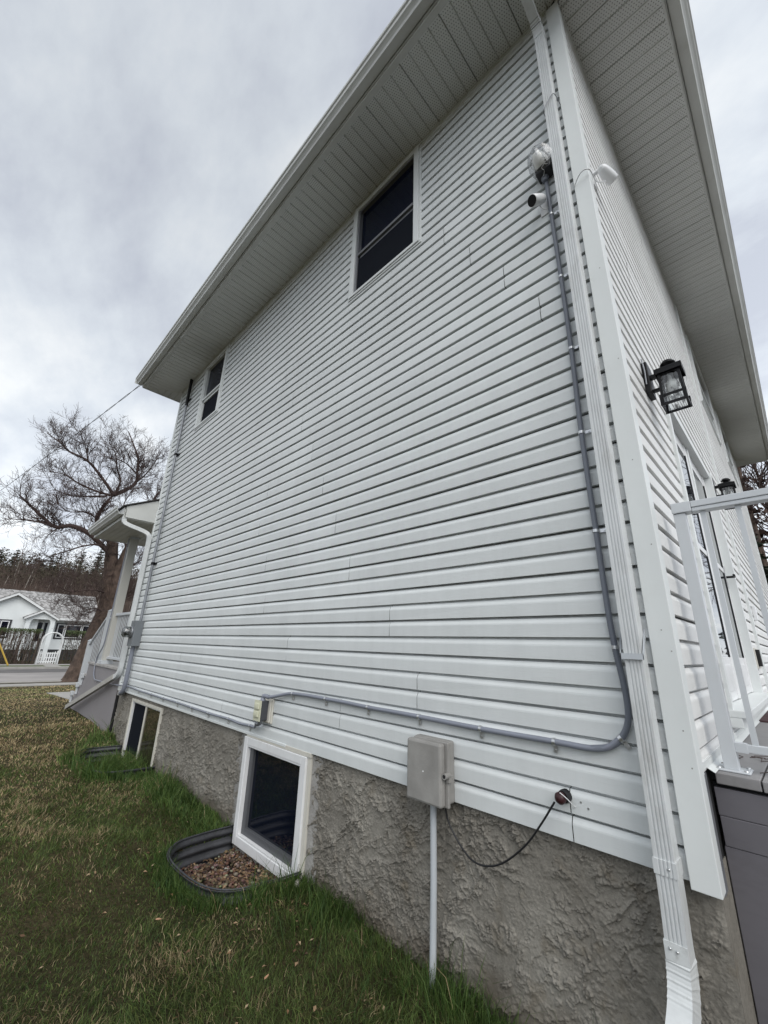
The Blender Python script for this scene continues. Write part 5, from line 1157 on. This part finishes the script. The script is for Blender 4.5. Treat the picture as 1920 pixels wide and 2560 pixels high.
def big_tree():
    rr = random.Random(12); X0 = -22.9
    t = thing('bare_tree', (X0, 2.2, -.3), 'big leafless tree with leaning forked trunk, behind the front porch', 'tree')
    def pt(y, z, dx=0): return (X0+dx, y, z)
    tr = MB()
    tr.tube(smooth_path([pt(2.12,-.4), pt(2.22,.1), pt(2.42,1.2), pt(2.68,2.7), pt(2.62,4.0), pt(2.42,5.2), pt(2.33,5.9)], 5), [.52,.47,.44,.42,.41,.40,.39,.38,.38,.37,.36,.36,.35,.35,.34,.34,.33,.33,.32,.32,.31,.31,.30,.30,.29,.28,.27,.26,.25,.24,.23][:31], 14)
    tr.tube(smooth_path([pt(2.75,2.4,.1), pt(2.85,3.6,.2), pt(2.80,4.6,.25), pt(2.95,5.7,.3), pt(3.3,6.9,.2)], 4), [.30-.012*i for i in range(17)], 10)
    tk = tr.build('trunk', 'bark', t)
    limbs = [
        ([pt(2.40,5.3), pt(1.30,6.05,.3), pt(.55,6.25,.4), pt(-.07,6.1,.3), pt(-.66,6.45,.2), pt(-1.25,6.9,0), pt(-1.75,7.25,0)], .17),
        ([pt(-.07,6.1,.3), pt(-.9,6.15,.5), pt(-1.75,6.05,.6)], .07),
        ([pt(2.33,5.8), pt(1.75,6.6,-.2), pt(1.50,6.95,-.2), pt(1.65,7.7,-.1), pt(1.88,8.25,0)], .21),
        ([pt(1.88,8.25), pt(1.3,8.9,.2), pt(.48,9.7,.3), pt(-.4,10.0,.2), pt(-.9,10.4,.1), pt(-1.5,10.75,0)], .10),
        ([pt(.48,9.7,.3), pt(.2,10.4,.4), pt(-.15,11.1,.3)], .05),
        ([pt(1.80,8.2), pt(1.17,8.35,-.3), pt(.4,8.6,-.4), pt(-.3,8.85,-.3), pt(-.95,8.75,-.2)], .08),
        ([pt(1.6,8.1), pt(.9,7.75,.5), pt(.2,7.55,.7), pt(-.6,7.6,.8)], .06),
        ([pt(1.88,8.25), pt(2.0,9.1,.1), pt(1.7,9.75,.3), pt(1.5,10.6,.2), pt(1.1,11.2,.2)], .07),
        ([pt(1.88,8.25), pt(2.45,8.9,-.2), pt(2.73,9.45,-.2), pt(2.65,10.1,-.1), pt(2.53,10.85,0), pt(2.2,11.6,0), pt(1.82,12.35,0)], .13),
        ([pt(2.73,9.45,-.2), pt(3.1,10.1,-.4), pt(3.35,10.9,-.3), pt(3.5,11.5,-.3)], .06),
        ([pt(2.6,9.9), pt(1.9,10.2,.4), pt(1.2,10.1,.6)], .05),
        ([pt(3.3,6.9,.2), pt(3.6,7.9,.2), pt(3.7,8.8,.1), pt(4.3,9.6,0)], .10),
        ([pt(2.45,5.0), pt(1.8,5.55,.6), pt(1.1,5.35,.9), pt(.4,4.9,1.2), pt(-.2,4.6,1.3)], .07),
        ([pt(2.5,4.6), pt(3.3,4.9,-.3), pt(4.1,5.6,-.4)], .08),
        ([pt(2.6,3.5), pt(1.9,3.55,.6), pt(1.1,3.35,.9), pt(.6,3.5,1.0)], .06),
        ([pt(2.7,2.6), pt(2.1,2.75,.7), pt(1.5,2.4,1.0)], .05),
        ([pt(2.8,3.0), pt(3.5,3.5,.4), pt(4.0,4.3,.5)], .06),
        ([pt(1.50,6.95,-.2), pt(.9,7.0,.4), pt(.2,6.8,.7), pt(-.4,7.1,.8)], .05),
        ([pt(2.9,5.6,.3), pt(2.4,6.6,.8), pt(2.2,7.5,1.0), pt(2.4,8.4,1.0)], .06)]
    lb = MB(); tw = MB()
    for pts, r0 in limbs:
        pts = [(q[0], q[1] if q[1] > .6 else .6+(q[1]-.6)*.88, q[2] if q[2] < 8 else 8+(q[2]-8)*.86) for q in pts]; P = smooth_path(pts, 5); nP = len(P); rads = [max(.018, r0*(1-.78*i/(nP-1))) for i in range(nP)]
        lb.tube(P, [q*.78 for q in rads], 8, caps=False)
        L_ = sum((P[i+1]-P[i]).length for i in range(nP-1)); cnt = int(9+L_*6.6)
        for k in range(cnt):
            f = rr.uniform(.12, 1.0); i = min(nP-2, int(f*(nP-1))); q = P[i].lerp(P[i+1], rr.random()); dd = (P[i+1]-P[i]).normalized()
            side = dd.cross(rvec(rr)).normalized(); nd = (dd*rr.uniform(.4,1.0)+side*rr.uniform(.5,1.0)+Vector((0,0,.15)))
            grow(tw, q, nd, rr.uniform(.55,1.1), min(.024, max(.011, rads[i]*.32)), 0, rr, 2, 0.0, 5, .0065)
    for k in range(70):       # thin shoots on the trunk
        z = rr.uniform(2.2, 5.8); q = Vector(pt(np.interp(z,[-.3,1.2,2.7,4,5.2,6],[2.1,2.42,2.68,2.62,2.42,2.3])+rr.uniform(-.3,.35), z, rr.uniform(.1,.5)))
        grow(tw, q, rvec(rr)+Vector((.3,0,.2)), rr.uniform(.6,1.5), .013, 1, rr, 2, .12, 5, .007)
    lb.build('limbs', 'twig', t); tw.build('twigs', 'twig', t)
big_tree()

def conifer_mesh(seed, h, rbase, mname, sparse=1.0):
    rr = random.Random(seed); f = MB()
    nlev = int(26*h/10)
    for k in range(nlev):
        t = (k+rr.random()*.6)/nlev; z = h*(.10+.90*t); rad = rbase*(1-t)**.85*rr.uniform(.6,1.2)+.08
        nb = max(4, int((7+6*(1-t))*sparse))
        for j in range(nb):
            a = rr.uniform(0,6.283); ln = rad*rr.uniform(.65,1.15); sl = rr.uniform(-.35,.05)
            ux, uy = math.cos(a), math.sin(a)
            m_ = max(3, int(ln/.16))
            for q in range(m_):
                s_ = (q+.6)/m_*ln; c = Vector((ux*s_, uy*s_, z+sl*s_+rr.uniform(-.08,.08)))
                for _ in range(2):
                    w = rr.uniform(.07,.16)*(1.25-.5*s_/max(.1,ln)); d1 = rvec(rr)*w; d2 = Vector((ux,uy,-.3))*w*1.5
                    f.add([c-d1, c+d1, c+d2], [(0,1,2)])
    return f
def conifer(loc, src, sc_, label, grp, rz):
    leaf_, trunk_ = src
    t = thing('conifer_tree', loc, label, 'conifer', grp); t.rotation_euler.z = rz; t.scale = (sc_[0], sc_[0], sc_[1])
    for me, nm in ((leaf_, 'foliage'), (trunk_, 'trunk')):
        o = bpy.data.objects.new(nm, me); C.objects.link(o); o.parent = t
def me_of(mb, name, m):
    me = bpy.data.meshes.new(name); me.from_pydata([tuple(v) for v in mb.v], [], mb.f); me.materials.append(M[m]); me.update(); return me
CON = []
for i, (h, rb_, m_) in enumerate(((9.5,1.9,'needle'),(8.0,2.0,'needle2'),(10.5,2.1,'needle'),(7.5,1.7,'needle2'))):
    tk = MB(); tk.tube([(0,0,-.6),(0,0,h*.5),(0,0,h)], [.20,.12,.02], 7)
    CON.append((me_of(conifer_mesh(40+i, h, rb_, m_, .9), 'conifer_foliage', m_), me_of(tk, 'conifer_trunk', 'bark')))
rr = random.Random(31)
spots = [(-78,1.6,1.0,1.15,0),(-80,-2.6,1.0,1.05,2),(-77,4.6,.9,1.02,0),(-79,5.9,.9,1.05,2),(-82,9.6,1.0,1.1,0),(-84,3.1,.9,.95,1),(-74,-.6,.9,.7,1),(-86,7.4,1.0,1.0,2),(-75,7.9,.9,.85,3),(-83,0.1,1.0,.92,2),(-90,5.2,1.1,1.0,1),(-76,12.2,1.0,1.05,0),(-80,15.5,1.0,1.1,2),(-85,12.5,1.0,1.2,0),(-88,-1.2,1.1,1.1,1),(-76,10.2,.8,.8,3),(-73,3.2,.8,.68,3),(-74,6.4,.8,.66,1),(-88,10.8,1.1,1.15,0),(-92,14.0,1.1,1.2,2),(-79,-6.0,1.0,1.1,0),(-82,-9.0,1.0,1.2,2)]
ORD = ['first','second','third','fourth','fifth','sixth','seventh','eighth','ninth','tenth','eleventh','twelfth','thirteenth','fourteenth','fifteenth','sixteenth','seventeenth','eighteenth','nineteenth','twentieth','twenty-first','twenty-second','twenty-third','twenty-fourth','twenty-fifth','twenty-sixth','twenty-seventh','twenty-eighth','twenty-ninth','thirtieth','thirty-first','thirty-second','thirty-third','thirty-fourth','thirty-fifth','thirty-sixth']
spots = [s_ for s_ in spots if s_[1]+2 > -.028*s_[0]+.0*s_[1]-1.5]
spots.sort(key=lambda s_: (s_[1]+2)/(-s_[0]))
for i, (x, y, a, hsc, k) in enumerate(spots):
    conifer((x, y, float(gz(x, y))-.3), CON[k], (a*1.15, hsc*.80), ORD[i]+' conifer from the left on the wooded hill, '+('brownish' if k in (1,3) else 'dark green')+' needles', 'conifers on the wooded hill', rr.uniform(0,6.28))
# pale bare trees on the hill
BT = []
for i in range(4):
    r2 = random.Random(60+i); b = MB(); h = r2.uniform(6.5,8.5); lean = r2.uniform(.3,1.2)
    P = smooth_path([(0,0,-.5),(0,.15*lean,h*.35),(.1,.5*lean,h*.7),(.1,.9*lean,h)], 4); b.tube(P, [.085*(1-.8*q/(len(P)-1)) for q in range(len(P))], 5, caps=False)
    tw = MB()
    for k in range(26):
        q = r2.randint(4, len(P)-1); grow(tw, P[q], rvec(r2)+Vector((0,0,.5)), r2.uniform(.8,1.8), .028, 1, r2, 2, 0, 4, .016)
    BT.append((me_of(b, 'bare_trunk', 'birch'), me_of(tw, 'bare_twigs', 'brush')))
bts = [(rr.uniform(-74,-60), .2+i*.52+rr.uniform(-.3,.3)) for i in range(34)]
bts.sort(key=lambda q: (q[1]+2)/(-q[0]))
for i, (x, y) in enumerate(bts):
    t = thing('hillside_tree', (x, y, float(gz(x, y))-.2), ORD[i]+' slender pale leafless tree from the left on the brown hillside', 'bare tree', 'bare trees on the wooded hill')
    t.rotation_euler.z = rr.uniform(-.9,.9); s_ = rr.uniform(.75,1.1); t.scale = (s_, s_, s_*rr.uniform(.9,1.2))
    for me, nm in zip(BT[i % 4], ('trunk', 'twigs')):
        o = bpy.data.objects.new(nm, me); C.objects.link(o); o.parent = t
# undergrowth mass
b = MB(); r2 = random.Random(77)
for i in range(24000):
    x = r2.uniform(-86,-58); y = r2.uniform(-9,20); z = float(gz(x, y)); hgt = r2.uniform(2,7.5); d = rvec(r2)*.35+Vector((0,0,1)); w = r2.uniform(.02,.05)
    p = Vector((x, y, z+r2.uniform(-.3,3.0))); q = p+d.normalized()*hgt*.6; s_ = Vector((0, w, 0)); mdp = (p+q)/2+rvec(r2)*.25
    b.add([p-s_, p+s_, mdp+s_*.8, mdp-s_*.8, q], [(0,1,2,3),(3,2,4)])
o = b.build('hill_undergrowth', 'brush'); kind(o, 'stuff'); o['label'] = 'brown leafless brush covering the hillside'; o['category'] = 'undergrowth'
b = MB()
for i in range(42000):
    x = r2.uniform(-90,-68); y = r2.uniform(-8,20); z = float(gz(x, y))+r2.uniform(.2,1)*(4.2+4.6*float(vnoise(x*.4, y, .55, 4))+1.6*float(vnoise(x, y, 1.7, 8))); c = Vector((x,y,z)); w = r2.uniform(.10,.26)
    b.add([c+rvec(r2)*w, c+rvec(r2)*w, c+rvec(r2)*w], [(0,1,2)])
o = b.build('hill_evergreens', 'needle2'); kind(o, 'stuff'); o['label'] = 'olive brown evergreen mass low on the wooded hill'; o['category'] = 'woodland'

# trees beyond the far end of the house (right edge)
tk = MB(); tk.tube([(0,0,-.5),(0,0,4),(0,0,8.2)], [.22,.14,.03], 8)
rc = (me_of(conifer_mesh(91, 8.6, 2.7, 'needle', 1.5), 'right_conifer', 'needle'), me_of(tk, 'right_trunk', 'bark'))
conifer((-.75, 13.3, -.1), rc, (.95, .62), 'dark green conifer seen through the railing at the right edge of the photo', None, .5)
rc2 = (me_of(conifer_mesh(93, 7.6, 2.4, 'needle3', .6), 'right_conifer_red', 'needle3'), rc[1])
conifer((-.5, 16.6, -.1), rc2, (.8, 1.12), 'thin reddish brown evergreen rising behind the darker conifer at the right edge', None, 1.5)
t = thing('bare_tree', (.3, 18, 0), 'spindly leafless tree behind the evergreens at the right edge of the photo', 'tree'); b = MB(); r2 = random.Random(6); b.tube([(.3,18,-.3),(.1,18,4),(-.1,17.8,9.2)], [.14,.1,.03], 7); b.build('trunk', 'bark', t)
tw = MB()
for k in range(60): z = r2.uniform(3.5,9); grow(tw, (.1-(z-4)*.04,18,z), rvec(r2)+Vector((0,0,.6)), r2.uniform(1.2,2.4), .035, 0, r2, 2, 0, 4, .012)
tw.build('twigs', 'twig', t)

# ------------------------------------------------------------------ WHITE HOUSE ACROSS THE STREET
wh = thing('white_house', (-46, 1.5, -.3), 'low white stucco bungalow with grey shingle roof across the street', 'house')
HX = -44.0
b = MB(); b.box(-52, -7.5, -.4, HX, 6.38, 2.92); b.build('wall', 'hstucco', wh)
b = MB(); b.box(-43.99, 2.6, -.4, HX+.03, 6.40, .50); b.box(HX+.0, -2.9, -.4, HX+.63, 2.55, .46); b.build('foundation', 'hbase', wh)
b = MB(); b.add([(HX+.5,-8,2.92),(HX+.5,6.75,2.92),(-48,6.75,5.25),(-48,-8,5.25),(-52.5,-8,2.92),(-52.5,6.75,2.92)], [(0,1,2,3),(3,2,5,4)])
rf = b.build('roof', 'shingle', wh); rf.modifiers.new('s','SOLIDIFY').thickness = .12
b = MB(); b.add([(HX,6.38,2.9),(-48,6.38,5.1),(-52,6.38,2.9)], [(0,1,2)]); b.build('end_gable', 'hstucco', wh)
b = MB(); b.box(HX+.45, 3.3, 2.80, HX+.60, 6.8, 2.97); b.box(HX+.0, 3.3, 2.72, HX+.45, 6.7, 2.80); b.build('eave', 'htrim', wh)
# main front gable: peak y=.83 z=4.62
GXf = HX+.6; pk = (.83, 4.50); sl = .60; yl, yr_ = -2.4, 2.55
b = MB(); b.prism([(yl,-.4),(yr_,-.4),(yr_,pk[1]-(yr_-pk[0])*sl),pk,(yl,pk[1]-(pk[0]-yl)*sl)], 0, HX-.5, GXf); b.build('gable_wall', 'hstucco', wh)
def rake(b, x0, x1, pk, ya, yb, sl, th, drop=0):
    for (s_, ye) in ((-1, ya), (1, yb)):
        dz = abs(ye-pk[0])*sl
        b.prism([(pk[0],pk[1]-drop),(ye,pk[1]-dz-drop),(ye,pk[1]-dz-drop+th),(pk[0],pk[1]-drop+th)], 0, x0, x1)
b = MB(); rake(b, GXf+.25, GXf+.40, (pk[0], pk[1]+.0), yl-.5, 2.62, sl, .20); b.build('gable_rake', 'htrim', wh)
b = MB(); rake(b, HX-3.2, GXf+.42, (pk[0], pk[1]+.19), yl-.55, 2.66, sl, .06); b.build('gable_roof', 'shingle', wh)
# entrance gable: peak y=2.65 z=3.55
p2 = (2.63, 3.36); EX = HX+1.2
b = MB()
poly = [(1.72,2.98),(1.72,-.4),(2.0,-.4),(2.0,2.45)]+[(2.0+.18*(1-math.cos(a)), 2.45+.32*math.sin(a)) for a in (.4,.8,1.2,1.57)]+[(3.08,2.77)]+[(3.26-.18*(1-math.cos(a)), 2.45+.32*math.sin(a)) for a in (1.2,.8,.4)]+[(3.26,2.45),(3.26,-.4),(3.55,-.4),(3.55,2.98),p2]
b.prism(poly, 0, EX-.16, EX); b.build('entrance_arch', 'hstucco', wh)
b = MB(); rake(b, EX+.12, EX+.26, (p2[0], p2[1]-.02), 1.55, 3.72, .58, .17); b.build('entrance_rake', 'htrim', wh)
b = MB(); rake(b, HX-.3, EX+.28, (p2[0], p2[1]+.14), 1.50, 3.78, .58, .05); b.build('entrance_roof', 'shingle', wh)
b = MB(); b.box(HX-.1, 1.75, 2.78, EX-.16, 3.5, 2.82); b.build('entrance_ceiling', 'htrim', wh)
def hwin(x, y0, y1, z0, z1, mull, lab=None):
    b = MB(); b.box(x, y0, z0, x+.05, y1, z1); fr = b.build('window', 'hbase', wh)
    bb = MB(); a = y0+.09; segs = [y0+.09]+list(mull)+[y1-.09]
    for i in range(len(segs)-1):
        s0, s1 = segs[i]+.03, segs[i+1]-.03
        for (p, q, r_, s_) in ((s0,z0+.10,s0+.06,z1-.10),(s1-.06,z0+.10,s1,z1-.10),(s0+.06,z0+.10,s1-.06,z0+.16),(s0+.06,z1-.16,s1-.06,z1-.10)): bb.box(x+.05, p, q, x+.08, r_, s_)
    bb.build('sash', 'htrim', fr)
    g = MB()
    for i in range(len(segs)-1): g.box(x+.0505, segs[i]+.09, z0+.16, x+.058, segs[i+1]-.09, z1-.16)
    g.build('glass', 'glass', fr)
hwin(HX, 3.82, 6.30, 1.32, 2.58, (4.46, 5.62)); hwin(GXf, -1.7, .95, 1.30, 2.64, (-1.05, .30))
b = MB(); b.box(HX-.0, 2.24, -.2, HX+.06, 3.0, 2.62); dr_ = b.build('door', 'htrim', wh)
b = MB(); b.box(HX+.06, 2.34, 1.1, HX+.07, 2.92, 2.55); b.build('door_glass', 'glass', dr_)
for (a, c) in ((1.98,2.16),(3.06,3.24)):
    b = MB(); b.box(HX+.01, a, 1.0, HX+.05, c, 2.56); b.build('side_light', 'glass', wh)
b = MB(); b.box(HX+.6, 2.2, -.3, EX+.4, 3.3, .15); b.build('entrance_step', 'concrete', wh)

# hedge, arch gate
HXh = -36.2
def hedge(y0, y1, label, seed):
    r2 = random.Random(seed); t = thing('hedge', (HXh, (y0+y1)/2, -.3), label, 'hedge', 'hedge along the far pavement')
    top = MB(); mid = MB(); low = MB()
    for i in range(int((y1-y0)*900)):
        y = r2.uniform(y0,y1); x = HXh+r2.gauss(0,.18); z = 1.93-abs(r2.gauss(0,.16)); c = Vector((x,y,z)); w = r2.uniform(.025,.06)
        top.add([c+rvec(r2)*w, c+rvec(r2)*w, c+rvec(r2)*w], [(0,1,2)])
    for i in range(int((y1-y0)*950)):
        y = r2.uniform(y0,y1); x = HXh+r2.gauss(0,.16); z = r2.uniform(-.2,.95) if r2.random() < .8 else r2.uniform(.9,1.7); c = Vector((x,y,z)); w = r2.uniform(.025,.06)
        low.add([c+rvec(r2)*w, c+rvec(r2)*w, c+rvec(r2)*w], [(0,1,2)])
    for i in range(int((y1-y0)*34)):
        y = r2.uniform(y0,y1); x = HXh+r2.gauss(0,.12); p = Vector((x,y,-.3)); q = p+Vector((r2.gauss(0,.1), r2.gauss(0,.12), 2.1)); m_ = p.lerp(q,.5)+rvec(r2)*.08
        mid.tube([p,m_,q], [.016,.012,.007], 4, caps=False)
        for k in range(4):
            s_ = p.lerp(q, r2.uniform(.3,.9)); mid.tube([s_, s_+(rvec(r2)*.3+Vector((0,0,.25)))], [.007,.004], 3, caps=False)
    top.build('leafy_top', 'hedgeleaf', t); low.build('lower_leaves', 'hedgedark', t); mid.build('stems', 'brush', t)
hedge(-6.0, 2.15, 'twiggy hedge with green clipped top left of the white arch gate', 3)
hedge(3.45, 8.2, 'twiggy hedge with green clipped top right of the white arch gate', 4)
ar = thing('arch_gate', (HXh, 2.8, -.3), 'white garden arch with a picket gate in the hedge, opposite the path', 'gate')
b = MB(); yc_, rr_ = 2.805, .555
for dx in (-.22, .22):
    P = [(HXh+dx, yc_-rr_, -.32), (HXh+dx, yc_-rr_, 1.2)]+[(HXh+dx, yc_-rr_*math.cos(a), 1.22+.53*math.sin(a)) for a in [math.pi*k/12 for k in range(1,12)]]+[(HXh+dx, yc_+rr_, 1.2),(HXh+dx, yc_+rr_, -.32)]
    b.tube(P, .038, 6)
for a in [math.pi*k/10 for k in range(11)]:
    y_, z_ = yc_-rr_*math.cos(a), 1.22+.53*math.sin(a); b.tube([(HXh-.22,y_,z_),(HXh+.22,y_,z_)], .018, 5)
b.build('arch', 'htrim', ar)
b = MB()
for z_ in (-.12, .12, .40): b.box(HXh-.02, 2.30, z_, HXh+.02, 3.30, z_+.07)
b.build('gate_rail', 'htrim', ar)
for i in range(8):
    y_ = 2.33+i*.128; zt = .62-.14*math.sin(math.pi*(i+.5)/8); b = MB(); b.prism([(y_,-.24),(y_+.07,-.24),(y_+.07,zt-.04),(y_+.035,zt+.02),(y_,zt-.04)], 0, HXh+.021, HXh+.04); b.build('picket', 'htrim', ar)
b = MB(); b.box(-42.2, 2.35, -.3, -41.9, 2.9, .55); b.box(-41.95,2.70,.5,-41.85,2.86,1.35); tag(b.build('mailbox_post', 'hbase'), 'dark post and box seen through the white arch gate', 'post')
# yellow guy guard
gy = thing('guy_wire_guard', (-33.9, .72, -.2), 'yellow plastic guard on a utility guy wire, at the left edge', 'guy wire')
b = MB(); b.tube([(-33.9,.72,-.2),(-33.9,-.42,1.85)], .042, 8); b.build('yellow_guard', 'yellow', gy)
b = MB(); b.tube([(-33.9,-.42,1.85),(-33.9,-4.6,8.9)], .008, 5); b.build('guy_wire', 'galv', gy)
